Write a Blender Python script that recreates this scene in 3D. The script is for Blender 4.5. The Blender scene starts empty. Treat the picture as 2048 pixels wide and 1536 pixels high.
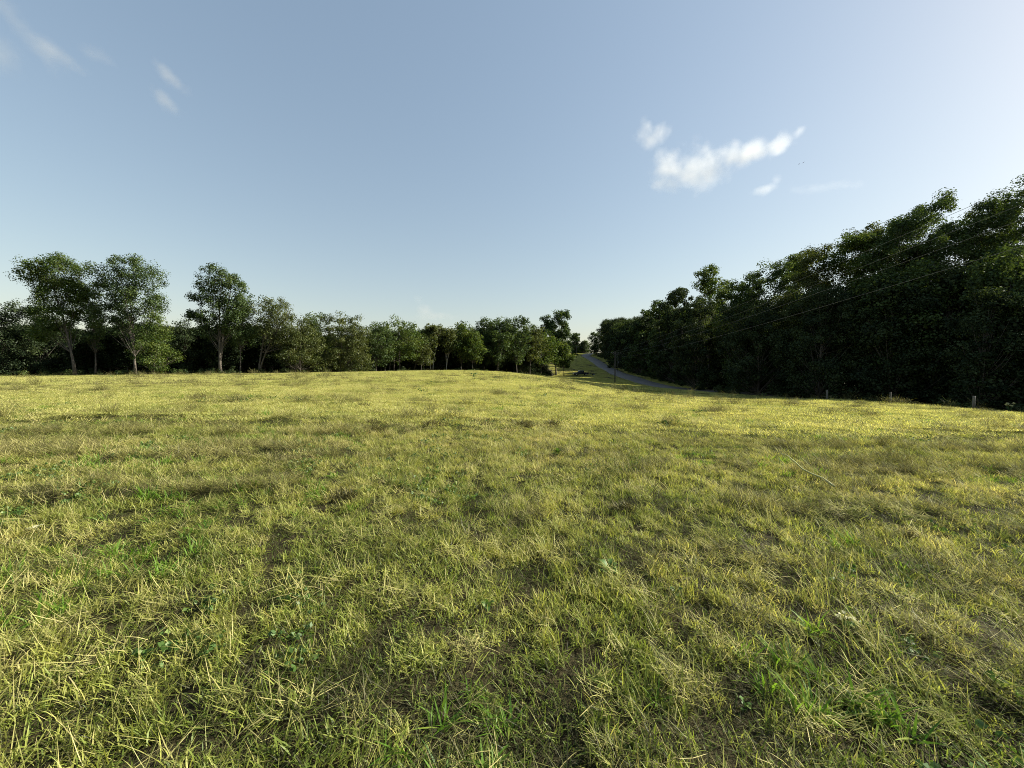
import bpy, math, random
import numpy as np
from mathutils import Vector, Matrix

S = bpy.context.scene
COL = S.collection
R = math.radians

# ------------------------------------------------------------------ camera
F_PX = 796.0            # focal length in pixels of the 2048 px wide photograph
EYE = 1.6
PITCH = math.atan(28 / F_PX)
cd = bpy.data.cameras.new('camera')
cam = bpy.data.objects.new('camera', cd)
COL.objects.link(cam)
cd.sensor_fit = 'HORIZONTAL'
cd.sensor_width = 36.0
cd.lens = 36.0 * F_PX / 2048
cd.clip_start = 0.05
cd.clip_end = 8000
cam.location = (0, 0, EYE)
cam.rotation_euler = (R(90) - PITCH, 0, 0)
S.camera = cam

# ------------------------------------------------------------------ sky, sun, exposure
SUN_AZ = R(79)         # clockwise from the view direction
SUN_EL = R(30)
SKY_STRENGTH = 0.105
SUN_STRENGTH = 5.0
w = bpy.data.worlds.new('World')
S.world = w
w.use_nodes = True
wn = w.node_tree
wn.nodes.clear()
sky = wn.nodes.new('ShaderNodeTexSky')
sky.sky_type = 'NISHITA'
sky.sun_disc = False
sky.sun_elevation = SUN_EL
sky.sun_rotation = SUN_AZ
sky.altitude = 200
sky.air_density = 1.4
sky.dust_density = 1.15
sky.ozone_density = 2.0
hsv = wn.nodes.new('ShaderNodeHueSaturation')
hsv.inputs['Saturation'].default_value = 1.12
bg = wn.nodes.new('ShaderNodeBackground')
bg.inputs['Strength'].default_value = SKY_STRENGTH
out = wn.nodes.new('ShaderNodeOutputWorld')
gam = wn.nodes.new('ShaderNodeGamma')      # the phone's tone curve flattens the sky's range
gam.inputs['Gamma'].default_value = 0.62
wn.links.new(sky.outputs[0], gam.inputs['Color'])
wn.links.new(gam.outputs[0], hsv.inputs['Color'])
tint = wn.nodes.new('ShaderNodeMix'); tint.data_type = 'RGBA'; tint.blend_type = 'MULTIPLY'
tint.inputs[0].default_value = 1
tint.inputs[7].default_value = (1.01, .99, .965, 1)
wn.links.new(hsv.outputs[0], tint.inputs[6])
wn.links.new(tint.outputs[2], bg.inputs['Color'])
wn.links.new(bg.outputs[0], out.inputs['Surface'])

sd = bpy.data.lights.new('sun', 'SUN')
sun = bpy.data.objects.new('sun', sd)
COL.objects.link(sun)
sd.energy = SUN_STRENGTH
sd.angle = R(0.5)
sd.color = (1.0, 0.93, 0.78)
SUNV = Vector((math.sin(SUN_AZ) * math.cos(SUN_EL), math.cos(SUN_AZ) * math.cos(SUN_EL), math.sin(SUN_EL)))
sun.rotation_euler = (-SUNV).to_track_quat('-Z', 'Y').to_euler()
sun.location = (60, -20, 60)

vs = S.view_settings
vs.view_transform = 'Standard'
vs.look = 'None'
vs.exposure = 1.43
vs.gamma = 1.0
vs.use_curve_mapping = False
cy = S.cycles
cy.max_bounces = 8
cy.diffuse_bounces = 3
cy.glossy_bounces = 2
cy.transmission_bounces = 4
cy.transparent_max_bounces = 8
cy.volume_bounces = 4
cy.filter_width = 0.95
cy.use_denoising = True
cy.denoiser = 'OPENIMAGEDENOISE'
cy.denoising_input_passes = 'RGB_ALBEDO_NORMAL'
cy.denoising_prefilter = 'NONE'

rng = np.random.default_rng(7)

# ------------------------------------------------------------------ small helpers
def ray(px, py):
    """Direction ratios (x/y, z/y) of a pixel of the photograph."""
    u = (px - 1024) / F_PX
    v = (768 - py) / F_PX
    c, s = math.cos(PITCH), math.sin(PITCH)
    y = c + s * v
    return u / y, (v * c - s) / y

def at(px, py, D):
    a, b = ray(px, py)
    return a * D, D, EYE + b * D

def vhash(ix, iy, seed):
    h = np.sin(ix * 127.1 + iy * 311.7 + seed * 74.7) * 43758.5453
    return h - np.floor(h)

def vnoise(x, y, seed=0):
    x = np.asarray(x, float); y = np.asarray(y, float)
    ix = np.floor(x); iy = np.floor(y)
    fx = x - ix; fy = y - iy
    fx = fx * fx * (3 - 2 * fx); fy = fy * fy * (3 - 2 * fy)
    a = vhash(ix, iy, seed); b = vhash(ix + 1, iy, seed)
    c = vhash(ix, iy + 1, seed); d = vhash(ix + 1, iy + 1, seed)
    return (a * (1 - fx) + b * fx) * (1 - fy) + (c * (1 - fx) + d * fx) * fy

def fbm(x, y, seed=0, n=3):
    t = 0; a = 1; s = 0
    for k in range(n):
        t = t + a * vnoise(x * 2 ** k + 17.3 * k, y * 2 ** k - 9.1 * k, seed + k); s += a; a *= .5
    return t / s

def sstep(a, b, x):
    t = np.clip((np.asarray(x, float) - a) / (b - a), 0, 1)
    return t * t * (3 - 2 * t)

def mesh_from(name, V, Fs, mats=(), attrs=None, smooth=False, mat_idx=None):
    """V (n,3); Fs list of face arrays (tris and/or quads)."""
    me = bpy.data.meshes.new(name)
    V = np.asarray(V, np.float32)
    me.vertices.add(len(V))
    me.vertices.foreach_set('co', V.ravel())
    loops = np.concatenate([np.asarray(f, np.int32).ravel() for f in Fs])
    tot = np.concatenate([np.full(len(f), np.asarray(f).shape[1], np.int32) for f in Fs])
    start = np.concatenate([[0], np.cumsum(tot)[:-1]]).astype(np.int32)
    me.loops.add(len(loops))
    me.loops.foreach_set('vertex_index', loops)
    me.polygons.add(len(tot))
    me.polygons.foreach_set('loop_start', start)
    me.polygons.foreach_set('loop_total', tot)
    if smooth:
        me.polygons.foreach_set('use_smooth', np.ones(len(tot), bool))
    for m in mats:
        me.materials.append(m)
    if mat_idx is not None:
        me.polygons.foreach_set('material_index', np.asarray(mat_idx, np.int32))
    for k, v in (attrs or {}).items():
        at_ = me.attributes.new(k, 'FLOAT', 'POINT')
        at_.data.foreach_set('value', np.asarray(v, np.float32))
    me.update()
    me.validate()
    return me

def link(name, me, parent=None):
    o = bpy.data.objects.new(name, me)
    COL.objects.link(o)
    if parent:
        o.parent = parent
    return o

def tag(o, label, cat, group=None):
    o['label'] = label
    o['category'] = cat
    if group:
        o['group'] = group
    return o

def empty(name, loc, label, cat, group=None, rz=0):
    o = bpy.data.objects.new(name, None)
    COL.objects.link(o)
    o.location = loc
    o.rotation_euler = (0, 0, rz)
    o.empty_display_size = .3
    return tag(o, label, cat, group)

class MB:
    """Collects tubes and boxes into one mesh."""
    def __init__(s):
        s.V = []; s.Q = []; s.T = []; s.n = 0
    def add(s, V, Q=(), T=()):
        V = np.asarray(V, float)
        for q in Q: s.Q.append([i + s.n for i in q])
        for t in T: s.T.append([i + s.n for i in t])
        s.V.append(V); s.n += len(V)
    def tube(s, pts, rad, sides=6, cap=True):
        pts = np.asarray(pts, float); n = len(pts)
        rad = np.broadcast_to(np.asarray(rad, float), (n,))
        tan = np.gradient(pts, axis=0)
        tan /= np.linalg.norm(tan, axis=1)[:, None] + 1e-9
        ref = np.array([0.31, .95, .05]) if abs(tan[0][2]) > .6 else np.array([.02, .05, 1.])
        u = np.cross(tan, ref); u /= np.linalg.norm(u, axis=1)[:, None] + 1e-9
        v = np.cross(tan, u)
        a = np.arange(sides) * 2 * np.pi / sides
        ring = pts[:, None] + rad[:, None, None] * (np.cos(a)[None, :, None] * u[:, None] + np.sin(a)[None, :, None] * v[:, None])
        V = ring.reshape(-1, 3)
        Q = [(i * sides + j, i * sides + (j + 1) % sides, (i + 1) * sides + (j + 1) % sides, (i + 1) * sides + j)
             for i in range(n - 1) for j in range(sides)]
        T = []
        if cap:
            V = np.vstack([V, pts[:1], pts[-1:]])
            b, e = n * sides, n * sides + 1
            for j in range(sides):
                T.append((b, (j + 1) % sides, j))
                T.append((e, (n - 1) * sides + j, (n - 1) * sides + (j + 1) % sides))
        s.add(V, Q, T)
    def box(s, c, d, rz=0):
        c = np.asarray(c, float); d = np.asarray(d, float) / 2
        P = np.array([[x, y, z] for x in (-1, 1) for y in (-1, 1) for z in (-1, 1)]) * d
        ca, sa = math.cos(rz), math.sin(rz)
        P = np.stack([P[:, 0] * ca - P[:, 1] * sa, P[:, 0] * sa + P[:, 1] * ca, P[:, 2]], 1) + c
        s.add(P, [(0, 1, 3, 2), (4, 6, 7, 5), (0, 4, 5, 1), (2, 3, 7, 6), (0, 2, 6, 4), (1, 5, 7, 3)])
    def prism(s, prof, y0, y1, inset=None):
        """prof: (x,z) outline; extruded from y0 to y1."""
        n = len(prof)
        V = [(x, y0, z) for x, z in prof] + [(x, y1, z) for x, z in prof]
        s.add(V, [(i, (i + 1) % n, n + (i + 1) % n, n + i) for i in range(n)])
        s.ng = getattr(s, 'ng', []) + [[s.n - 2 * n + i for i in range(n)][::-1], [s.n - n + i for i in range(n)]]
    def mesh(s, name, mat, smooth=False):
        V = np.vstack(s.V)
        Fs = []
        if s.Q: Fs.append(np.array(s.Q))
        if s.T: Fs.append(np.array(s.T))
        for g in getattr(s, 'ng', []): Fs.append(np.array([g]))
        return mesh_from(name, V, Fs, [mat], smooth=smooth)
    def build(s, name, mat, parent=None, smooth=False):
        return link(name, s.mesh(name, mat, smooth), parent)

# ------------------------------------------------------------------ materials
def new_mat(name):
    m = bpy.data.materials.new(name)
    m.use_nodes = True
    nt = m.node_tree
    nt.nodes.clear()
    o = nt.nodes.new('ShaderNodeOutputMaterial')
    return m, nt, o

def N(nt, t, **kw):
    n = nt.nodes.new(t)
    for k, v in kw.items():
        if k in n.inputs: n.inputs[k].default_value = v
        else: setattr(n, k, v)
    return n

def ramp(nt, stops, interp='LINEAR'):
    r = nt.nodes.new('ShaderNodeValToRGB')
    r.color_ramp.interpolation = interp
    e = r.color_ramp.elements
    while len(e) < len(stops): e.new(0.5)
    for i, (p, c) in enumerate(stops):
        e[i].position = p
        e[i].color = (*c, 1)
    return r

def math_node(nt, op, a=None, b=None, clamp=False):
    n = nt.nodes.new('ShaderNodeMath'); n.operation = op; n.use_clamp = clamp
    for i, v in enumerate((a, b)):
        if v is None: continue
        if isinstance(v, (int, float)): n.inputs[i].default_value = v
        else: nt.links.new(v, n.inputs[i])
    return n.outputs[0]

def noise_at(nt, scale, detail=2, rough=.5, offset=None, squash=None):
    g = nt.nodes.new('ShaderNodeNewGeometry')
    src = g.outputs['Position']
    if offset or squash:
        mp = nt.nodes.new('ShaderNodeMapping')
        mp.inputs['Location'].default_value = offset or (0, 0, 0)
        mp.inputs['Scale'].default_value = squash or (1, 1, 1)
        nt.links.new(src, mp.inputs['Vector']); src = mp.outputs[0]
    t = nt.nodes.new('ShaderNodeTexNoise')
    t.inputs['Scale'].default_value = scale
    t.inputs['Detail'].default_value = detail
    t.inputs['Roughness'].default_value = rough
    nt.links.new(src, t.inputs['Vector'])
    return t.outputs['Fac']

def leafy_bsdf(nt, color, trans=.4, tint=(1.25, 1.2, .55), gloss=.06, rough=.5):
    """Thin leaf: diffuse front, translucent back, a little sheen."""
    d = nt.nodes.new('ShaderNodeBsdfDiffuse')
    nt.links.new(color, d.inputs['Color'])
    t = nt.nodes.new('ShaderNodeBsdfTranslucent')
    mul = nt.nodes.new('ShaderNodeMix'); mul.data_type = 'RGBA'; mul.blend_type = 'MULTIPLY'
    mul.inputs[0].default_value = 1
    nt.links.new(color, mul.inputs[6]); mul.inputs[7].default_value = (*tint, 1)
    nt.links.new(mul.outputs[2], t.inputs['Color'])
    mx = nt.nodes.new('ShaderNodeMixShader'); mx.inputs[0].default_value = trans
    nt.links.new(d.outputs[0], mx.inputs[1]); nt.links.new(t.outputs[0], mx.inputs[2])
    g = nt.nodes.new('ShaderNodeBsdfGlossy')
    g.inputs['Roughness'].default_value = rough
    g.inputs['Color'].default_value = (.9, .95, .9, 1)
    m2 = nt.nodes.new('ShaderNodeMixShader'); m2.inputs[0].default_value = gloss
    nt.links.new(mx.outputs[0], m2.inputs[1]); nt.links.new(g.outputs[0], m2.inputs[2])
    return m2.outputs[0]

def leaf_mat(name, stops, trans=.4, gloss=.05):
    m, nt, o = new_mat(name)
    a = N(nt, 'ShaderNodeAttribute', attribute_name='cv')
    r = ramp(nt, stops)
    nt.links.new(a.outputs['Fac'], r.inputs['Fac'])
    nt.links.new(leafy_bsdf(nt, r.outputs[0], trans, gloss=gloss * .25), o.inputs['Surface'])
    return m

def grass_mat(name, stops, spread=.55, bias=0.0, trans=.45, gloss=.04):
    """Blade colour = per-blade value shifted by patches that lie on the field itself."""
    m, nt, o = new_mat(name)
    a = N(nt, 'ShaderNodeAttribute', attribute_name='cv')
    n1 = noise_at(nt, .16, 3, .6)
    n2 = noise_at(nt, 1.1, 3, .6, offset=(31, 7, 0))
    n3 = noise_at(nt, .5, 2, .5, offset=(5, 3, 0), squash=(.12, 1, 1))
    s = math_node(nt, 'ADD', math_node(nt, 'MULTIPLY', math_node(nt, 'SUBTRACT', n1, .5), .9),
                  math_node(nt, 'MULTIPLY', math_node(nt, 'SUBTRACT', n2, .5), 1.1))
    s = math_node(nt, 'ADD', s, math_node(nt, 'MULTIPLY', math_node(nt, 'SUBTRACT', n3, .5), .8))
    v = math_node(nt, 'ADD', math_node(nt, 'MULTIPLY', s, spread), math_node(nt, 'ADD', a.outputs['Fac'], bias), True)
    r = ramp(nt, stops)
    nt.links.new(v, r.inputs['Fac'])
    nt.links.new(leafy_bsdf(nt, r.outputs[0], trans, (1.15, 1.1, .7), gloss * .35, .5), o.inputs['Surface'])
    return m

GREEN_STOPS = [(0, (.085, .13, .020)), (.3, (.19, .245, .046)), (.55, (.335, .365, .082)), (.78, (.455, .445, .13)), (1, (.53, .46, .20))]
STRAW_STOPS = [(0, (.075, .095, .022)), (.35, (.19, .20, .052)), (.65, (.35, .33, .115)), (1, (.52, .46, .22))]
M_grass = grass_mat('grass_blades', GREEN_STOPS, .55, .07, .5)
FAR_STOPS = [(0, (.21, .25, .065)), (.3, (.36, .385, .11)), (.55, (.49, .485, .16)), (.78, (.57, .54, .21)), (1, (.62, .56, .28))]  # yellow far grass, painted brighter for backlit blades and sunlit tips
M_far = grass_mat('sunlit_toned_grass', FAR_STOPS, .5, .04, .5)
MID_STOPS = [tuple((p, tuple(.5 * (a + b) for a, b in zip(c, d)))) for (p, c), (_, d) in zip(GREEN_STOPS, FAR_STOPS)]
M_mid = grass_mat('half_sunlit_toned_grass', MID_STOPS, .6, .05, .5)  # midway copy carrying half of that painted brightness
M_lush = grass_mat('lush_grass', [(0, (.05, .13, .014)), (.5, (.13, .24, .025)), (1, (.28, .34, .06))], .35, 0, .5)
M_straw = grass_mat('dry_straw', STRAW_STOPS, .45, 0, .3)
M_hay = grass_mat('dark_hay', [(0, (.035, .036, .014)), (.5, (.115, .108, .042)), (1, (.28, .25, .11))], .3, 0, .25)
M_weed = leaf_mat('weed_leaf', [(0, (.04, .085, .02)), (.6, (.08, .15, .03)), (1, (.19, .24, .07))], .35, .1)
M_pale = leaf_mat('pale_dry_leaf', [(0, (.42, .42, .24)), (1, (.62, .60, .42))], .4, .05)

LEAF = {
    'deep': leaf_mat('shade_toned_leaf', [(0, (.009, .016, .008)), (.5, (.017, .028, .012)), (1, (.034, .048, .019))], .28, .02),  # darker leaf copy: shade inside the wood put into the colour
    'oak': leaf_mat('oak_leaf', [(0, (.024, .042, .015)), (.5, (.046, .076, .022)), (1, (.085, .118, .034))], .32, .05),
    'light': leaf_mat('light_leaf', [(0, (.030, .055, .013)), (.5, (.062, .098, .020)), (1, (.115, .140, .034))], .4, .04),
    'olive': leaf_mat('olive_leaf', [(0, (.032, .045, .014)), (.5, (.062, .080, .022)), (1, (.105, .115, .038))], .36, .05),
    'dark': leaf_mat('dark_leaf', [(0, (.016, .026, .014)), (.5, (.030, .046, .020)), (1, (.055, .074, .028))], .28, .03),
}

def bark_mat(name, c0, c1):
    m, nt, o = new_mat(name)
    n = noise_at(nt, 6, 4, .65, squash=(1, 1, .22))
    r = ramp(nt, [(.3, c0), (.7, c1)])
    nt.links.new(n, r.inputs['Fac'])
    b = N(nt, 'ShaderNodeBsdfPrincipled', Roughness=.9)
    nt.links.new(r.outputs[0], b.inputs['Base Color'])
    bp = N(nt, 'ShaderNodeBump', Strength=.6, Distance=.05)
    nt.links.new(n, bp.inputs['Height']); nt.links.new(bp.outputs[0], b.inputs['Normal'])
    nt.links.new(b.outputs[0], o.inputs['Surface'])
    return m
BARK = bark_mat('bark', (.042, .035, .028), (.125, .108, .088))
BARK_PALE = bark_mat('pale_bark', (.20, .18, .15), (.42, .39, .34))
WOOD = bark_mat('weathered_wood', (.06, .054, .046), (.14, .126, .11))
POLEWOOD = bark_mat('pole_wood', (.045, .038, .03), (.11, .095, .075))

def plain(name, col, rough=.5, metal=0, spec=.5, var=.15, scale=9):
    m, nt, o = new_mat(name)
    n = noise_at(nt, scale, 3)
    r = ramp(nt, [(.25, tuple(c * (1 - var) for c in col)), (.75, tuple(c * (1 + var) for c in col))])
    nt.links.new(n, r.inputs['Fac'])
    b = N(nt, 'ShaderNodeBsdfPrincipled', Roughness=rough, Metallic=metal)
    nt.links.new(r.outputs[0], b.inputs['Base Color'])
    nt.links.new(b.outputs[0], o.inputs['Surface'])
    return m

# ------------------------------------------------------------------ the lie of the land
CP = []
def cp(x, y, z): CP.append((x, y, z))
for p in [(0, 0, 0), (0, -30, -.2), (-30, -20, -.1), (20, -20, -.5), (0, 15, .12), (0, 35, .42), (-15, 55, .75), (0, 75, .98), (-30, 75, 1.0),
          (-60, 70, .75), (-77, 60, .5), (-60, 30, .25), (-30, 30, .35), (-120, 60, .3), (-120, 0, 0), (-50, 100, .9), (-25, 115, .75), (0, 118, .55),
          (-100, 140, 1.0), (-60, 180, 1.2), (0, 170, .6),
          (3.9, 15, -.03), (8, 35, -.42), (13.5, 60, -1.1), (22, 85, -1.75), (5.2, 15, -.12), (10.4, 30, -.5), (16.5, 48, -1.42), (27, 80, -2.05), (7.1, 15, -.18), (14.2, 30, -.72), (22.7, 48, -1.78), (33, 70, -2.35), (18, 30, -.87), (27, 45, -1.9), (36, 60, -2.5), (11.8, 15, -.2), (23.6, 30, -1.0), (42, 53, -2.6), (19.3, 15, -.47), (36, 28, -1.6), (44, 34, -2.3), (6, 50, -.05), (10, 78, -.5), (55, 43, -3.1), (75, 50, -3.6), (60, 10, -3.6), (90, 0, -4.5),
          (33, 42, -1.65), (45, 57, -2.9), (37, 78, -2.7), (12, 110, -.6), (20, 112, -1.5), (28.5, 110, -2.05),
          (20, 150, -.55), (26, 150, -.5), (10, 148, -.4), (30, 135, -1.2), (32, 150, -.45),
          (37, 95, -2.7), (38.4, 115, -2.0), (40, 135, -.94), (41.8, 160, .4), (43, 185, 2.76), (44.8, 215, 6.5), (46.5, 245, 9.6), (47, 262, 11.0), (57, 290, 13.4),
          (27, 170, 2.0), (20, 200, 4.6), (36, 235, 8.7), (28, 262, 11.2), (0, 230, 5), (0, 300, 12.5), (40, 300, 14), (46, 78, -3.1), (60, 100, -2.2), (58, 150, .8),
          (62, 200, 5.2), (70, 250, 10), (90, 300, 14), (100, 120, -1.5), (130, 200, 5)]:
    cp(*p)
P_ = np.array(CP, float)
SC = 60.0
def tps_k(r2): return .5 * r2 * np.log(r2 + 1e-9)
_xy = P_[:, :2] / SC
_n = len(_xy)
_K = tps_k(((_xy[:, None] - _xy[None]) ** 2).sum(-1)) + np.eye(_n) * 8e-4
_A = np.zeros((_n + 3, _n + 3)); _A[:_n, :_n] = _K
_A[:_n, _n] = 1; _A[:_n, _n + 1:] = _xy; _A[_n, :_n] = 1; _A[_n + 1:, :_n] = _xy.T
_W = np.linalg.solve(_A, np.concatenate([P_[:, 2], np.zeros(3)]))
def tps(x, y):
    x = np.asarray(x, float); y = np.asarray(y, float)
    sh = x.shape
    X = np.stack([np.clip(x.ravel(), -130, 140), np.clip(y.ravel(), -40, 310)], 1) / SC
    o = np.empty(len(X))
    for i in range(0, len(X), 20000):
        q = X[i:i + 20000]
        k = tps_k(((q[:, None] - _xy[None]) ** 2).sum(-1))
        o[i:i + 20000] = k @ _W[:_n] + _W[_n] + q @ _W[_n + 1:]
    return o.reshape(sh)

ROAD = np.array([(50, 60, 0), (42, 78, 0), (37.6, 95, 0), (38.4, 115, 0), (40, 135, 0), (41.8, 160, 0), (43, 185, 0), (44.8, 215, 0), (46.5, 245, 0), (48.5, 262, 0), (57, 290, 0), (75, 310, 0)], float)
def catmull(P, n):
    P = np.vstack([2 * P[0] - P[1], P, 2 * P[-1] - P[-2]])
    o = []
    for i in range(1, len(P) - 2):
        t = np.linspace(0, 1, n, endpoint=False)[:, None]
        a, b, c, d = P[i - 1], P[i], P[i + 1], P[i + 2]
        o.append(.5 * (2 * b + (c - a) * t + (2 * a - 5 * b + 4 * c - d) * t ** 2 + (3 * b - a - 3 * c + d) * t ** 3))
    o.append(P[-2][None])
    return np.vstack(o)
ROADC = catmull(ROAD, 10)

# mown swaths: the rows of cut hay lie across the view
WIND = [(2.75, .35, .55), (4.4, .45, .7), (6.6, .5, .75), (8.4, .5, .5), (11.3, .45, 1.0), (15.5, .55, .75), (21.0, .5, .8), (26, .6, .5), (30.5, .6, .65), (37, .7, .5), (44, .8, .6), (52, .9, .5), (61, 1., .5)]
def windrow(x, y):
    v = y + .035 * x + 1.3 * (vnoise(x * .07, y * .02, 5) - .5) * np.clip(y / 8, .35, 2) + .25 * (vnoise(x * .5, y * .3, 8) - .5)
    s = np.zeros_like(v)
    for c, wd, a in WIND:
        s = np.maximum(s, a * np.exp(-((v - c) / wd) ** 2))
    return s * sstep(.25, .5, fbm(x * .12, y * .3, 12, 3)) * sstep(.25, .6, vnoise(x * 1.3, y * 1.3, 14))

def micro(x, y):
    r = np.hypot(x, y)
    f = 1 - sstep(40, 90, r)
    h = .10 * (fbm(x * .55, y * .55, 21, 2) - .5) + .09 * (vnoise(x * 1.5, y * 1.5, 31) - .5) + .04 * (vnoise(x * 3.4, y * 3.4, 41) - .5) * (1 - sstep(8, 20, r))
    return f * h * (1 - .6 * sstep(4, 10, r)) + .07 * windrow(x, y) * f

def ground(x, y):
    x = np.asarray(x, float); y = np.asarray(y, float)
    return tps(x, y) + micro(x, y)

def gz(x, y): return float(ground(np.array([x]), np.array([y]))[0])

# edge of the mown field towards the woods on the left (x -> y)
_ex = np.array([-400, -130, -92, -72, -54, -43, -37, -29, -22, -11, -4, 6, 12, 18, 30, 34])
_ey = np.array([55, 64, 70, 64.5, 71.5, 78.5, 86, 100, 110, 113.5, 120, 132, 141, 151, 160, 175])
def wood_edge(x): return np.interp(x, _ex, _ey)
# edge of the woods on the right (y -> x)
_ry = np.array([-60, 0, 20, 34, 45, 60, 80, 100, 120, 150, 180, 215, 250, 290, 320])
_rx = np.array([80, 62, 51, 47.5, 48, 47, 46, 43.5, 44, 46, 48, 50.5, 54, 68, 90])
def right_edge(y): return np.interp(y, _ry, _rx)

# ------------------------------------------------------------------ ground sheet
def spaced(lo, hi, a, b, n):
    s = np.linspace(math.asinh(lo / a), math.asinh(hi / a), n)
    return np.sinh(s) * a
gx = spaced(-1500, 1500, 4.2, 1, 470)
gy = spaced(-300, 1500, 4.2, 1, 430)
GX, GY = np.meshgrid(gx, gy)
GZ = ground(GX, GY) - .012
# the carriageway lies on a levelled bed
nx, ny = len(gx), len(gy)
idx = np.arange(nx * ny).reshape(ny, nx)
quads = np.stack([idx[:-1, :-1], idx[:-1, 1:], idx[1:, 1:], idx[1:, :-1]], -1).reshape(-1, 4)
wood = np.maximum(sstep(-1.5, 2.0, GY - wood_edge(GX)) * (1 - sstep(13, 20, GX) * (1 - sstep(300, 320, GY))), sstep(-1.5, 2, GX - right_edge(GY)))
m, nt, o = new_mat('field_ground')
aw = N(nt, 'ShaderNodeAttribute', attribute_name='wood')
n_a = noise_at(nt, .35, 4, .65); n_b = noise_at(nt, 9, 4, .7); n_c = noise_at(nt, .6, 3, .6, squash=(.12, 1, 1))
mixv = math_node(nt, 'ADD', math_node(nt, 'MULTIPLY', n_a, .5), math_node(nt, 'ADD', math_node(nt, 'MULTIPLY', n_b, .4), math_node(nt, 'MULTIPLY', math_node(nt, 'SUBTRACT', n_c, .4), .4)))
rf = ramp(nt, [(.25, (.012, .010, .006)), (.5, (.028, .024, .011)), (.75, (.06, .05, .022))])
nt.links.new(mixv, rf.inputs['Fac'])
rw = ramp(nt, [(.3, (.018, .016, .009)), (.7, (.05, .042, .022))])
nt.links.new(n_b, rw.inputs['Fac'])
mx = N(nt, 'ShaderNodeMix', data_type='RGBA')
nt.links.new(aw.outputs['Fac'], mx.inputs[0]); nt.links.new(rf.outputs[0], mx.inputs[6]); nt.links.new(rw.outputs[0], mx.inputs[7])
b = N(nt, 'ShaderNodeBsdfPrincipled', Roughness=.95)
b.inputs['Specular IOR Level'].default_value = .1
nt.links.new(mx.outputs[2], b.inputs['Base Color'])
bp = N(nt, 'ShaderNodeBump', Strength=.8, Distance=.06)
nt.links.new(n_b, bp.inputs['Height']); nt.links.new(bp.outputs[0], b.inputs['Normal'])
nt.links.new(b.outputs[0], o.inputs['Surface'])
M_ground = m
g = link('ground', mesh_from('ground', np.stack([GX, GY, GZ], -1).reshape(-1, 3), [quads], [M_ground], {'wood': wood.ravel()}, True))
g['kind'] = 'structure'

# ------------------------------------------------------------------ road
m, nt, o = new_mat('worn_asphalt')
n1 = noise_at(nt, .5, 4, .6, squash=(1, .25, 1)); n2 = noise_at(nt, 14, 3, .6)
r = ramp(nt, [(.3, (.080, .072, .062)), (.7, (.14, .127, .110))])
nt.links.new(math_node(nt, 'ADD', math_node(nt, 'MULTIPLY', n1, .7), math_node(nt, 'MULTIPLY', n2, .3)), r.inputs['Fac'])
b = N(nt, 'ShaderNodeBsdfPrincipled', Roughness=.85)
nt.links.new(r.outputs[0], b.inputs['Base Color']); nt.links.new(b.outputs[0], o.inputs['Surface'])
tn = np.gradient(ROADC[:, :2], axis=0); tn /= np.linalg.norm(tn, axis=1)[:, None]
nr = np.stack([tn[:, 1], -tn[:, 0]], 1)
offs = np.array([-3.1, -2.75, 0, 2.75, 3.1])
RV = []
for i, (p, q) in enumerate(zip(ROADC[:, :2], nr)):
    xs = p[0] + q[0] * offs; ys = p[1] + q[1] * offs
    base = max(tps(xs, ys).max(), tps(xs, ys).mean()) + .07
    for k in range(5):
        RV.append((xs[k], ys[k], base + (-.25 if k in (0, 4) else (.05 if k == 2 else 0))))
k5 = np.arange(len(ROADC) - 1)[:, None] * 5 + np.arange(4)[None]
RQ = np.stack([k5, k5 + 1, k5 + 6, k5 + 5], -1).reshape(-1, 4)
rd = link('road', mesh_from('road', RV, [RQ], [m], smooth=False)); rd['kind'] = 'structure'

# ------------------------------------------------------------------ scatter with geometry nodes (for what cannot be counted)
def unlinked(name, me):
    return bpy.data.objects.new(name, me)

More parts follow.
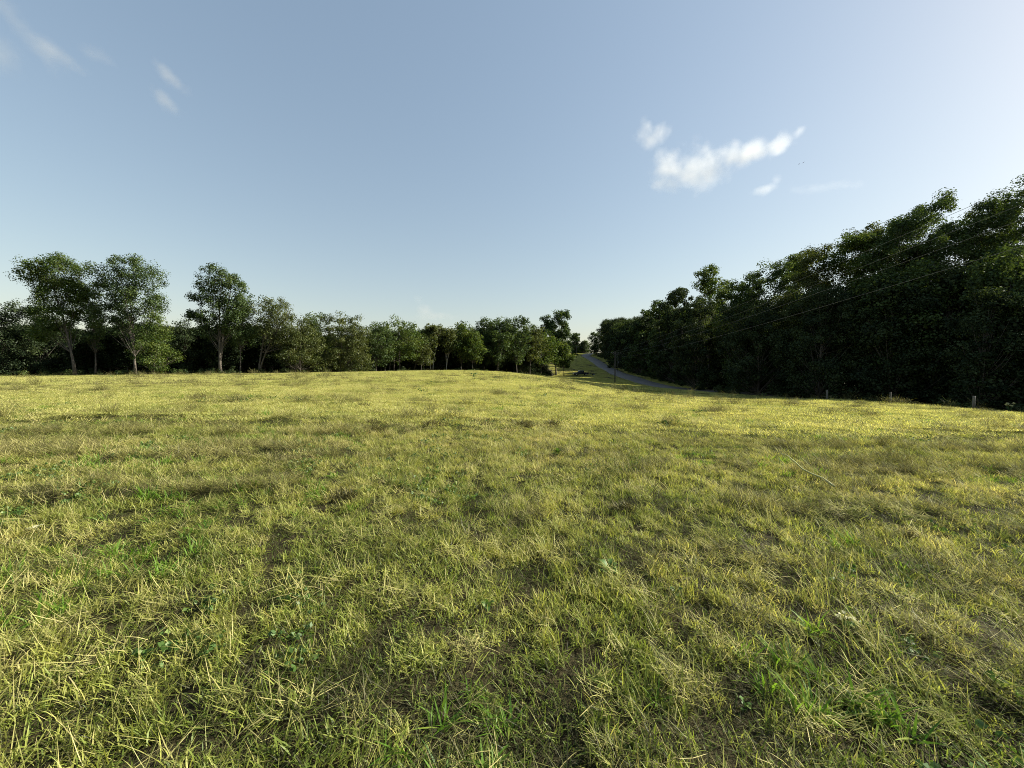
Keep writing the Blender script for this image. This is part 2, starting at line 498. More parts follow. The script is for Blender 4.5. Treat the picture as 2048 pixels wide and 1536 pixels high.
def scatter(name, pts, rot, scl, var, protos, kind='stuff'):
    """pts (n,3), rot (n,3) euler, scl (n,3), var (n,) index of the piece to lay there."""
    me = bpy.data.meshes.new(name)
    me.vertices.add(len(pts))
    me.vertices.foreach_set('co', np.asarray(pts, np.float32).ravel())
    for k, d in (('rot', rot), ('scl', scl)):
        a = me.attributes.new(k, 'FLOAT_VECTOR', 'POINT'); a.data.foreach_set('vector', np.asarray(d, np.float32).ravel())
    a = me.attributes.new('var', 'INT', 'POINT'); a.data.foreach_set('value', np.asarray(var, np.int32))
    o = link(name, me)
    ng = bpy.data.node_groups.new(name, 'GeometryNodeTree')
    ng.interface.new_socket('Geometry', in_out='INPUT', socket_type='NodeSocketGeometry')
    ng.interface.new_socket('Geometry', in_out='OUTPUT', socket_type='NodeSocketGeometry')
    gi = ng.nodes.new('NodeGroupInput'); go = ng.nodes.new('NodeGroupOutput')
    jn = ng.nodes.new('GeometryNodeJoinGeometry')
    def named(n, t):
        x = ng.nodes.new('GeometryNodeInputNamedAttribute'); x.data_type = t; x.inputs['Name'].default_value = n
        return x.outputs['Attribute']
    rv, sv, vv = named('rot', 'FLOAT_VECTOR'), named('scl', 'FLOAT_VECTOR'), named('var', 'INT')
    e2r = ng.nodes.new('FunctionNodeEulerToRotation'); ng.links.new(rv, e2r.inputs[0])
    for k, p in enumerate(protos):
        oi = ng.nodes.new('GeometryNodeObjectInfo'); oi.inputs['Object'].default_value = p
        oi.inputs['As Instance'].default_value = True
        cmp = ng.nodes.new('FunctionNodeCompare'); cmp.data_type = 'INT'; cmp.operation = 'EQUAL'
        ng.links.new(vv, cmp.inputs[2]); cmp.inputs[3].default_value = k
        ip = ng.nodes.new('GeometryNodeInstanceOnPoints')
        ng.links.new(gi.outputs[0], ip.inputs['Points'])
        ng.links.new(cmp.outputs[0], ip.inputs['Selection'])
        ng.links.new(oi.outputs['Geometry'], ip.inputs['Instance'])
        ng.links.new(e2r.outputs[0], ip.inputs['Rotation'])
        ng.links.new(sv, ip.inputs['Scale'])
        ng.links.new(ip.outputs[0], jn.inputs[0])
    ng.links.new(jn.outputs[0], go.inputs[0])
    md = o.modifiers.new('scatter', 'NODES'); md.node_group = ng
    o['kind'] = kind
    return o

# ------------------------------------------------------------------ grass pieces
def blades(n, root_r, length, width, tilt, curl, cv, rise=(0, 0), bias=None, square=False, seed=0, twist=.5):
    """n curved blades, each of two quads and a tip. Ranges are (lo, hi); tilt is measured from upright."""
    g = np.random.default_rng(seed)
    U = lambda r: g.uniform(r[0], r[1], n)
    if square: px, py = U((-root_r, root_r)), U((-root_r, root_r))
    else:
        rr = root_r * np.sqrt(g.uniform(0, 1, n)); th = g.uniform(0, 2 * np.pi, n); px, py = rr * np.cos(th), rr * np.sin(th)
    pz = U(rise)
    az = g.uniform(0, 2 * np.pi, n) if bias is None else bias[0] + g.normal(0, bias[1], n)
    L, W, ti, cu = U(length), U(width), U(tilt), U(curl)
    P = np.stack([px, py, pz], 1)
    side_a = az + np.pi / 2 + g.normal(0, twist, n)
    side = np.stack([np.cos(side_a), np.sin(side_a), np.zeros(n)], 1)
    st = [0, .4, .75, 1]; wd = [.8, 1, .62, 0]
    V = np.zeros((n, 7, 3)); cur = P.copy(); k = 0
    for i, t in enumerate(st):
        if i:
            a = ti + cu * (t + st[i - 1]) * .5
            d = np.stack([np.sin(a) * np.cos(az), np.sin(a) * np.sin(az), np.cos(a)], 1)
            cur = cur + d * (L * (t - st[i - 1]))[:, None]
        if wd[i] == 0: V[:, 6] = cur
        else:
            V[:, k] = cur - side * (W * wd[i] / 2)[:, None]; V[:, k + 1] = cur + side * (W * wd[i] / 2)[:, None]; k += 2
    V[:, :, 2] = np.maximum(V[:, :, 2], -.03)
    base = np.arange(n)[:, None] * 7
    Q = np.concatenate([base + np.array([0, 1, 3, 2]), base + np.array([2, 3, 5, 4])])
    T = base + np.array([4, 5, 6])
    c = np.repeat(np.clip(g.normal(cv[0], cv[1], n), 0, 1), 7)
    return V.reshape(-1, 3), Q, T, c

def blade_mesh(name, sets, mats):
    Vs, Qs, Ts, cs, mq, mt = [], [], [], [], [], []
    n = 0
    for k, (V, Q, T, c) in sets:
        Vs.append(V); Qs.append(Q + n); Ts.append(T + n); cs.append(c); n += len(V)
        mq.append(np.full(len(Q), k)); mt.append(np.full(len(T), k))
    return mesh_from(name, np.vstack(Vs), [np.vstack(Qs), np.vstack(Ts)], mats, {'cv': np.concatenate(cs)}, False, np.concatenate(mq + mt))

def leaves(centers, crad, per, size, seed, flat=.78, aspect=.62):
    """Leaf sprays round the given clump centres."""
    g = np.random.default_rng(seed)
    n = len(centers) * per
    c = np.repeat(centers, per, 0); r = np.repeat(crad, per)
    d = g.normal(0, 1, (n, 3)); d /= np.linalg.norm(d, axis=1)[:, None]
    rr = r * g.uniform(0, 1, n) ** .45 * np.where(g.uniform(0, 1, n) < .08, 1.25, 1)
    P = c + d * rr[:, None] * np.array([1, 1, flat])
    nrm = d * 1.0 + g.normal(0, .5, (n, 3)) + np.array([0, 0, .5]); nrm /= np.linalg.norm(nrm, axis=1)[:, None]
    t = g.normal(0, 1, (n, 3)) + np.array([0, 0, -.35]); t -= nrm * (t * nrm).sum(1)[:, None]; t /= np.linalg.norm(t, axis=1)[:, None]
    b = np.cross(nrm, t)
    s = size * g.uniform(.6, 1.35, n)[:, None]
    V = np.stack([P - t * s * .5, P + b * s * aspect * .5 + nrm * s * .12, P + t * s * .5, P - b * s * aspect * .5 + nrm * s * .12], 1)
    Q = np.arange(n * 4).reshape(n, 4)
    clump = np.repeat(g.normal(0, .2, len(centers)), per)
    cv = np.clip(g.normal(.5, .2, n) + clump, 0, 1)
    return V.reshape(-1, 3), Q, np.repeat(cv, 4)

near_p, far_p = [], []
def piece(name, sets, mats): near_p.append(unlinked(name + '_piece', blade_mesh(name, sets, mats)))
for k, c in enumerate((.22, .34, .44, .54, .64, .76)):      # 0-5 short mown tufts, green to straw yellow
    piece('mown_tuft', [(0, blades(38, .062, (.03, .095), (.0030, .0068), (.1, 1.25), (.2, 1.6), (c, .1), seed=10 + k)),
                        (1, blades(7, .07, (.05, .14), (.0018, .0032), (.2, 1.3), (-.2, .5), (.6, .2), seed=110 + k))], [M_grass, M_straw])
for k in range(4):      # 6-9 clippings lying about
    piece('clippings', [(0, blades(34, .08, (.04, .15), (.0020, .0045), (.85, 1.55), (-.4, .6), (.42 + .1 * k, .18), rise=(.01, .07), seed=20 + k)),
                        (1, blades(10, .08, (.03, .09), (.004, .008), (.4, 1.4), (.1, 1.2), (.55, .15), rise=(0, .05), seed=120 + k))], [M_straw, M_grass])
for k in range(2):      # 10-11 lush tuft
    piece('lush_tuft', [(0, blades(22, .045, (.06, .16), (.0055, .0105), (.1, .9), (.2, 1.4), (.5, .2), seed=30 + k))], [M_lush])
for k in range(2):      # 12-13 dark hay tangle
    piece('hay_tangle', [(0, blades(60, .10, (.05, .16), (.0018, .0038), (.7, 1.55), (-.5, .7), (.42, .22), rise=(.0, .09), seed=40 + k)),
                         (1, blades(12, .1, (.06, .17), (.0018, .0032), (.8, 1.5), (-.4, .6), (.55, .2), rise=(.04, .11), seed=140 + k))], [M_hay, M_straw])
for k in range(3):      # 14-16 thin thatch on the soil, coloured darker to paint shade between tufts
    piece('thatch', [(0, blades(80, .26, (.03, .09), (.0016, .0036), (.8, 1.5), (-.5, .4), (.14, .14), rise=(.005, .02), seed=250 + k)),
                     (1, blades(60, .26, (.015, .045), (.003, .006), (.3, 1.3), (0, .9), (.05, .1), seed=260 + k))], [M_hay, M_grass])
for k in range(2):      # 17-18 leaning stems
    piece('leaning_stems', [(0, blades(15, .09, (.10, .24), (.0026, .0046), (.5, 1.25), (-.2, .7), (.56, .15), bias=(0, .5), seed=50 + k)),
                            (1, blades(8, .09, (.10, .26), (.0016, .0028), (.6, 1.35), (-.2, .6), (.62, .18), bias=(0, .6), seed=150 + k))], [M_grass, M_straw])
for k in range(2):      # 19-20 clover and small weeds
    g_ = np.random.default_rng(600 + k)
    C = np.stack([g_.normal(0, .06, 12), g_.normal(0, .06, 12), g_.uniform(.015, .06, 12)], 1)
    V, Q, cv = leaves(C, np.full(12, .022), 7, .026, 610 + k)
    near_p.append(unlinked('clover_piece', mesh_from('clover', V, [Q], [M_weed], {'cv': cv})))
near_p.append(unlinked('pale_leaf_piece', mesh_from('pale_leaf', *(lambda r: (r[0], [r[1]], [M_pale], {'cv': r[2]}))(leaves(np.array([[0, 0, .04]]), np.full(1, .03), 3, .03, 620)))))   # 21

for k in range(4):      # 0-3 far turf
    far_p.append(unlinked('far_turf_piece', blade_mesh('far_turf', [
        (0, blades(720, 1.25, (.06, .15), (.006, .013), (.05, .8), (.1, 1.0), ((.34, .46, .54, .64)[k], .10), seed=90 + k)),
        (1, blades(150, 1.25, (.08, .22), (.005, .010), (.3, 1.5), (-.2, .5), (.5, .2), rise=(0, .05), seed=190 + k))], [M_far, M_straw])))
far_p.append(unlinked('far_hay_piece', blade_mesh('far_hay', [
        (0, blades(160, .7, (.10, .26), (.010, .02), (.6, 1.6), (-.4, .6), (.45, .2), rise=(.0, .16), seed=95))], [M_hay])))

def sward(x, y, g, gap):
    """Which tuft grows where: drifts of greener, drier and raked ground, with gaps between tufts."""
    n = len(x); u = g.uniform(0, 1, n); v = g.uniform(0, 1, n)
    wr = windrow(x, y)
    hue = .5 + .42 * (fbm(x * .45, y * .6, 51, 3) - .5) + .34 * (vnoise(x * 2.3, y * 2.3, 53) - .5) + g.normal(0, .10, n)
    var = np.clip(((hue - .24) / .56 * 6).astype(int), 0, 5)
    var = np.where(u > .86, g.integers(6, 10, n), var)
    var = np.where((fbm(x * .6 + 3, y * .6, 71, 3) > .60) & (u < .14), g.integers(10, 12, n), var)
    var = np.where((fbm(x * .7 + 9, y * .7, 61, 3) > .56) & (v > .9), g.integers(12, 14, n), var)
    var = np.where((wr > np.where(y > 8, .34, .24)) & (v > .25), np.where(u > .62, g.integers(12, 14, n), g.integers(6, 10, n)), var)
    row = (wr > .28) & (y > 13)
    var = np.where(row, np.where(u > .45, g.integers(12, 14, n), g.integers(0, 2, n)), var)
    lean = (fbm(x * .4 + 3, y * .4, 73, 2) > .50) & (v < .055)
    var = np.where(lean, g.integers(17, 19, n), var)
    var = np.where((fbm(x * .8 + 40, y * .8, 77, 3) > .60) & (v > .10) & (v < .17), g.integers(19, 21, n), var)
    var = np.where((v > .24) & (v < .2405), 21, var)
    den = .68 * vnoise(x * gap, y * gap, 81) + .32 * vnoise(x * gap * .37, y * gap * .37, 83)
    keep = den + g.normal(0, .10, n) > .325
    hs = .55 + 1.0 * fbm(x * 1.1, y * 1.1, 91, 3) * np.where(wr > .26, np.where(y > 9, 2.1, 1.4), 1)
    rz = np.where(lean, 2.3 + 2.4 * (vnoise(x * .35, y * .35, 3) - .5) + np.where(x < -.6, -1.6, 0), g.uniform(0, 6.28, n))
    return var, keep, hs, rz

def field_mask(x, y):
    road_d = np.full(x.shape, 99.)
    for i in range(0, len(ROADC), 2):
        road_d = np.minimum(road_d, np.hypot(x - ROADC[i, 0], y - ROADC[i, 1]))
    ok = (y < wood_edge(x) + 1.0) | ((x > 17) & (y < 300))
    return ok & (x < right_edge(y) + 1.5) & (road_d > 3.6)

def throw(D0, D1, per_m2, seed, half=1.42, pad=2.0):
    g = np.random.default_rng(seed)
    X = half * D1 + pad
    n = int(per_m2 * 2 * X * (D1 - D0))
    x = g.uniform(-X, X, n); y = g.uniform(D0, D1, n)
    k = np.abs(x) < half * np.maximum(y, 0) + pad
    return x[k], y[k], g

def lay(name, x, y, g, var, protos, s_lo, s_hi, tilt=.12, hscale=None, rz=None, lift=0, label=None):
    k = field_mask(x, y)
    x, y, var = x[k], y[k], var[k]
    n = len(x)
    z = ground(x, y) - .004 + lift
    rz = g.uniform(0, 2 * np.pi, n) if rz is None else rz[k]
    e_ = .08                                   # lay each piece along the slope it stands on
    sx_ = (ground(x + e_, y) - ground(x - e_, y)) / (2 * e_); sy_ = (ground(x, y + e_) - ground(x, y - e_)) / (2 * e_)
    nx_, ny_ = -sx_ * np.cos(rz) - sy_ * np.sin(rz), sx_ * np.sin(rz) - sy_ * np.cos(rz)
    nl_ = np.sqrt(1 + nx_ ** 2 + ny_ ** 2)
    rot = np.stack([-np.arcsin(ny_ / nl_) + g.normal(0, tilt, n), np.arctan2(nx_, 1) + g.normal(0, tilt, n), rz], 1)
    s = g.uniform(s_lo, s_hi, n)
    hs = np.ones(n) if hscale is None else hscale[k]
    return scatter(name, np.stack([x, y, z], 1), rot, np.stack([s, s, s * hs], 1), var, protos)

# near the camera
x, y, g1 = throw(.5, 9.5, 135, 1)
var, keep, hs, rz = sward(x, y, g1, 6.5)
lay('meadow_grass', x[keep], y[keep], g1, var[keep], near_p, .75, 1.35, .12, hs[keep], rz[keep], .004)
x, y, g1 = throw(.5, 12, 30, 4)
lay('thatch', x, y, g1, g1.integers(14, 17, len(x)), near_p, .8, 1.3, .04)
# middle distance
x, y, g1 = throw(9.2, 32, 26, 2)
var, keep, hs, rz = sward(x, y, g1, 2.2)
lay('meadow_turf', x[keep], y[keep], g1, var[keep], near_p, 1.5, 2.5, .10, hs[keep] * .62, rz[keep])
x, y, g1 = throw(11, 33, 3.2, 5)
lay('mown_turf', x, y, g1, g1.integers(0, 4, len(x)), far_p, .8, 1.2, .04, np.full(len(x), .55))
# far field and verge
x, y, g1 = throw(31, 125, 1.15, 3, 1.30, 4)
k_ = x > -100; x, y = x[k_], y[k_]
wr = windrow(x, y); u = g1.uniform(0, 1, len(x))
var = np.where((wr > .15) & (u < .75), 4, g1.integers(0, 4, len(x)))
x2 = rng.uniform(-8, 60, 9000); y2 = rng.uniform(100, 300, 9000)
x = np.concatenate([x, x2]); y = np.concatenate([y, y2]); var = np.concatenate([var, rng.integers(0, 4, 9000)])
hs = .8 + .5 * fbm(x * .3, y * .5, 93, 2)
o = lay('distant_turf', x, y, g1, var, far_p, .85, 1.25, .05, hs)

x, y, g1 = throw(31, 90, 2.2, 6, 1.40, 4)
var, keep, hs, rz = sward(x, y, g1, .9)
hs = np.where(windrow(x, y) > .2, hs * 2.0, hs)
lay('field_tufts', x[keep], y[keep], g1, var[keep], near_p, 2.8, 4.5, .06, hs[keep] * .42, rz[keep])

# ------------------------------------------------------------------ trees
STYLE = {   # outline of the crown: half-width (0..1) at heights 0..1 of the crown
    'oval': [(0, .55), (.2, .88), (.45, 1), (.72, .93), (.9, .68), (1, .35)],
    'round': [(0, .5), (.2, .9), (.5, 1), (.8, .9), (1, .45)],
    'cone': [(0, .9), (.3, 1), (.6, .7), (.85, .4), (1, .12)],
    'vase': [(0, .25), (.35, .6), (.7, 1), (.9, .9), (1, .55)],
    'skirt': [(0, 1), (.3, 1), (.6, .92), (.85, .75), (1, .4)],
    'column': [(0, .6), (.3, .95), (.6, 1), (.85, .82), (1, .45)],
    'plume': [(0, .8), (.3, 1), (.55, .78), (.8, .55), (1, .2)],
}
TREES = []
def tree_mesh(seed, H, crown_lo, half_w, cx, style, leaf, size, dens, bark, tr, trunks=((0, 0),), lobes=None, gap=1.0, n_leaves=9000):
    """Returns trunk and crown meshes, base at the origin. crown_lo/cx in metres."""
    g = np.random.default_rng(seed)
    ch = H - crown_lo
    prof = np.array(STYLE[style])
    crad0 = max(.45, min(1.15, .095 * min(2 * half_w, ch) + .28)) * gap
    # clump centres, packed towards the outside of the outline
    ncl = int(max(24, min(190, dens * (half_w * half_w * ch) / (crad0 ** 3) * 1.25)))
    C = []
    if lobes:
        tot = sum(l[2] * l[3] for l in lobes)
        for (lx, lz, rx, rz_) in lobes:
            k = max(4, int(ncl * rx * rz_ / tot))
            d = g.normal(0, 1, (k, 3)); d /= np.linalg.norm(d, axis=1)[:, None]
            q = d * (g.uniform(.10, 1, k) ** .36)[:, None]
            C.append(np.stack([lx + q[:, 0] * rx * .92, q[:, 1] * rx * .95, lz + q[:, 2] * rz_ * .95], 1))
        C = np.vstack(C)
    else:
        nb = int(np.clip(ncl / 8, 6, 17))
        t = (np.arange(nb) + g.uniform(0, 1, nb)) / nb * .94
        hw = np.interp(t, prof[:, 0], prof[:, 1]) * half_w
        ph = np.arange(nb) * 2.4 + g.normal(0, .5, nb)
        bl = np.clip(half_w * g.uniform(.30, .52, nb), .6, 3.2) * np.clip(hw / half_w + .25, .5, 1)
        rr = np.maximum(0, hw - bl * .72) * g.uniform(.35, 1.08, nb)
        B = np.stack([cx + rr * np.cos(ph), rr * np.sin(ph), np.maximum(crown_lo + t * ch, crown_lo + .25 * bl)], 1)
        B[:, 2] = np.minimum(B[:, 2], H - bl * .62)
        per_b = np.maximum(4, (ncl * bl ** 2 / (bl ** 2).sum()).astype(int))
        for c_, r_, k_ in zip(B, bl, per_b):
            d = g.normal(0, 1, (k_, 3)); d /= np.linalg.norm(d, axis=1)[:, None]
            C.append(c_ + d * (r_ * g.uniform(.15, 1, k_) ** .4)[:, None] * np.array([1, 1, .74]))
        n_in = ncl // 6                                   # a loose heart of leaves round the stem
        C.append(np.stack([cx + g.normal(0, .28 * half_w, n_in), g.normal(0, .28 * half_w, n_in), crown_lo + ch * g.uniform(.1, .85, n_in)], 1))
        C = np.vstack(C)
    crad = crad0 * g.uniform(.6, 1.3, len(C))
    per = max(30, int(n_leaves / len(C)))
    V, Q, cv = leaves(C, crad, per, size, seed + 1)
    crown = mesh_from('crown', V, [Q], [LEAF[leaf]], {'cv': cv})
    # trunk and limbs
    mb = MB()
    top = crown_lo + .72 * ch
    stems = []
    for (dx0, dx1) in trunks:
        nseg = 7
        zz = np.linspace(0, top, nseg)
        f = zz / top
        wob = np.cumsum(g.normal(0, .012 * H / nseg * 2, (nseg, 2)), 0)
        px = dx0 + (dx1 + cx - dx0) * f ** 1.4 + wob[:, 0]
        pts = np.stack([px, wob[:, 1], zz - .25 * (zz == 0)], 1)
        rad = tr * (1 - .82 * f); rad[0] *= 1.5
        mb.tube(pts, rad, 7)
        stems.append((pts, rad))
    for i, c in enumerate(C):
        if g.uniform() > .4: continue
        pts, rad = stems[i % len(stems)]
        z0 = max(crown_lo * .75, min(top * .97, c[2] - abs(g.normal(.32, .12)) * ch))
        st = np.array([np.interp(z0, pts[:, 2], pts[:, 0]), np.interp(z0, pts[:, 2], pts[:, 1]), z0])
        r0 = np.interp(z0, pts[:, 2], rad) * .36
        mid = st * .5 + c * .5 + np.array([0, 0, -.08 * np.linalg.norm(c - st)]) + g.normal(0, .12, 3)
        q = st * .2 + c * .35 + mid * .45
        mb.tube([st, mid * .6 + st * .4, q * .5 + mid * .5, c], [r0, r0 * .75, r0 * .5, .015], 4, False)
    trunk = mb.mesh('trunk', BARK_PALE if bark == 'pale' else BARK, True)
    return trunk, crown

def tree(name, label, px, D, ytop, x0, x1, ybot, style='oval', leaf='oak', bark='dark', tr=None, cat='tree', group=None, size=None, dens=1.0,
         trunks=None, lobes=None, gap=1.0, nl=1.0, base_x=None):
    """One tree standing at picture column px at depth D; its crown spans columns x0..x1 and rows ytop..ybot."""
    seed = len(TREES) * 13 + 5
    X = ray(px, 740)[0] * D
    zg = gz(X, D) - .05
    H = EYE + ray(px, ytop)[1] * D - zg
    lo = max(.4, EYE + ray(px, ybot)[1] * D - zg)
    m_px = D / F_PX
    hw = (x1 - x0) / 2 * m_px
    cx = ((x0 + x1) / 2 - px) * m_px
    lb = None
    if lobes:
        lb = [((lx - px) * m_px, EYE + ray(px, ly)[1] * D - zg, rx * m_px, ry * m_px) for lx, ly, rx, ry in lobes]
    area = (x1 - x0) * (ybot - ytop)
    n_leaves = int(np.clip(area * 1.0, 3500, 30000) * nl)
    sz = size or np.clip(.0036 * D, .2, .6)
    tm, cm = tree_mesh(seed, H, lo, hw, cx, style, leaf, sz, dens, bark, (tr * .58 if tr else .0078 * H + .035), trunks or ((0, 0),), lb, gap, n_leaves)
    e = empty(name, (X, D, zg), label, cat, group)
    link('trunk', tm, e); link('crown', cm, e)
    TREES.append(e)
    return e

GL = 'trees along the far edge of the field'
# -- left wood, from the left edge of the picture
tree('tree', 'dark low tree cut off by the left picture edge', 8, 72, 618, -40, 52, 740, 'skirt', 'dark', group=GL)
tree('tree', 'dark broad tree sloping down left of the tallest left tree', 72, 74, 596, 18, 130, 742, 'skirt', 'dark', group=GL, nl=1.2)
tree('tree', 'tallest light green tree near the left edge, leaning trunk', 150, 66, 503, 45, 178, 690, 'oval', 'light', group=GL, tr=.34,
     lobes=[(105, 530, 36, 24), (140, 545, 34, 30), (78, 560, 30, 24), (120, 585, 46, 30), (115, 630, 45, 28), (105, 665, 36, 22), (160, 590, 16, 30)], nl=1.15)
tree('tree', 'slender dark tree squeezed between two tall broad trees', 191, 68, 565, 165, 215, 692, 'column', 'oak', group=GL, tr=.2)
tree('tree', 'tall airy oak with wide crown and bare lower trunk at left', 270, 67, 517, 188, 332, 700, 'round', 'oak', group=GL, tr=.3,
     lobes=[(222, 545, 30, 24), (268, 535, 34, 22), (300, 560, 28, 34), (235, 585, 40, 34), (285, 605, 40, 32), (225, 630, 36, 28), (265, 655, 40, 26), (312, 610, 16, 26)], nl=.95)
tree('tree', 'small sunlit bushy tree under the right side of airy oak', 305, 65, 622, 268, 352, 735, 'cone', 'light', group=GL, tr=.17, trunks=((-.15, 0), (.2, .1)))
tree('tree', 'low dark pointed tree in the gap beside the lone tall oak', 368, 78, 634, 336, 404, 742, 'cone', 'dark', group=GL)
tree('oak_tree', 'lone tall oak with forked trunk and rounded gappy crown', 440, 73, 529, 384, 502, 690, 'round', 'oak', group=GL, tr=.42, trunks=((0, 0), (0, 2.3)),
     lobes=[(430, 550, 26, 20), (466, 556, 26, 22), (405, 585, 22, 24), (440, 590, 30, 26), (486, 590, 13, 24), (400, 635, 20, 22), (440, 635, 34, 28), (470, 625, 22, 30), (415, 665, 22, 14)], nl=1.0, gap=.9)
tree('tree', 'straight thin trunked tree just right of lone tall oak', 480, 75, 590, 452, 528, 688, 'oval', 'oak', group=GL, tr=.2)
tree('oak_tree', 'dome crowned oak with a limb bending off to the right', 518, 77, 594, 502, 606, 692, 'round', 'olive', group=GL, tr=.3, trunks=((0, -1), (0, 3.0)))
tree('tree', 'broad low tree with sunlit branches sweeping near the ground', 600, 80, 640, 556, 652, 736, 'skirt', 'olive', group=GL, trunks=((0, 0), (-1, -1)), nl=1.2)
tree('tree', 'green tree behind and above the low sweeping tree', 636, 88, 626, 596, 668, 730, 'oval', 'light', group=GL)
tree('tree', 'big dense rounded tree with trunk leaning right, mid left', 688, 88, 630, 640, 752, 740, 'skirt', 'olive', group=GL, trunks=((-.4, 1.5),), nl=1.2)
tree('tree', 'darker tree wedged right of the big dense rounded tree', 752, 96, 648, 710, 802, 720, 'oval', 'oak', group=GL)
tree('tree', 'leafy tree with three thin trunks left of pale bare stems', 800, 102, 640, 742, 854, 716, 'column', 'light', group=GL, trunks=((-1.6, 0), (0, 0), (-2.8, -1)), tr=.18, nl=1.1)
tree('tree', 'short rounded tree with two thin trunks beside pale bare stems', 842, 108, 667, 807, 881, 724, 'round', 'olive', group=GL, trunks=((-1.8, -.5), (0, .5)), tr=.16)
tree('pale_tree', 'pale forked bare stems with thin foliage only at top', 865, 112, 649, 843, 895, 684, 'vase', 'olive', 'pale', group=GL, trunks=((-.5, -1.2), (.1, 2.1)), tr=.22, nl=.5)
tree('tree', 'vase shaped tree with grey forked trunk right of pale stems', 893, 114, 658, 865, 929, 706, 'vase', 'olive', 'pale', group=GL, trunks=((0, -1.2), (0, 1.4)), tr=.2, nl=.8)
tree('tree', 'slim straight tree right of the grey vase shaped tree', 922, 116, 644, 891, 955, 720, 'oval', 'light', group=GL, tr=.17)
tree('tree', 'short slim tree with low sunlit tuft, middle of far edge', 945, 115, 662, 915, 975, 720, 'plume', 'light', group=GL, tr=.17)
tree('tree', 'narrow tree with pointed tip above the middle wood', 968, 124, 634, 939, 999, 716, 'plume', 'oak', group=GL)
tree('tree', 'tall full tree, first of the matched pair mid right', 996, 122, 632, 959, 1035, 724, 'oval', 'oak', group=GL, nl=1.2)
tree('tree', 'tall full tree, second of the matched pair mid right', 1034, 126, 632, 1001, 1065, 720, 'oval', 'oak', group=GL, nl=1.2)
tree('tree', 'lower tree filling the dip between pair and tall end tree', 1060, 134, 652, 1027, 1099, 716, 'oval', 'olive', group=GL)
tree('tree', 'bushy tree in front of the tall end tree', 1082, 140, 662, 1047, 1123, 728, 'skirt', 'light', group=GL, nl=1.2)
tree('tree', 'tallest tree at the road end of the far wood', 1112, 152, 616, 1070, 1150, 724, 'oval', 'oak', group=GL, nl=2.4, gap=1.3,
     lobes=[(1122, 634, 18, 15), (1096, 646, 18, 16), (1118, 660, 24, 20), (1098, 672, 24, 22), (1122, 686, 22, 22), (1100, 705, 26, 20), (1124, 715, 18, 18)])
tree('tree', 'low sunlit tree beside the parked truck at wood end', 1128, 148, 688, 1099, 1149, 732, 'round', 'light', group=GL)
# -- beyond, up the road
GF = 'far trees up the hill'
tree('tree', 'small tree at the foot of the sky gap up the hill', 1150, 262, 664, 1136, 1162, 712, 'oval', 'oak', group=GF)
tree('tree', 'hazy tree in the notch where the road disappears', 1170, 330, 682, 1154, 1186, 710, 'skirt', 'oak', group=GF)
tree('tree', 'feathery tree topping the hill right of the sky notch', 1192, 262, 664, 1174, 1208, 708, 'round', 'oak', group=GF)
tree('tree', 'flat topped hill tree above the bend in the road', 1217, 232, 642, 1192, 1244, 712, 'round', 'olive', group=GF, nl=1.4)
tree('tree', 'sunlit yellowish tree right of the flat topped hill tree', 1243, 205, 654, 1220, 1266, 722, 'skirt', 'light', group=GF, nl=1.3)
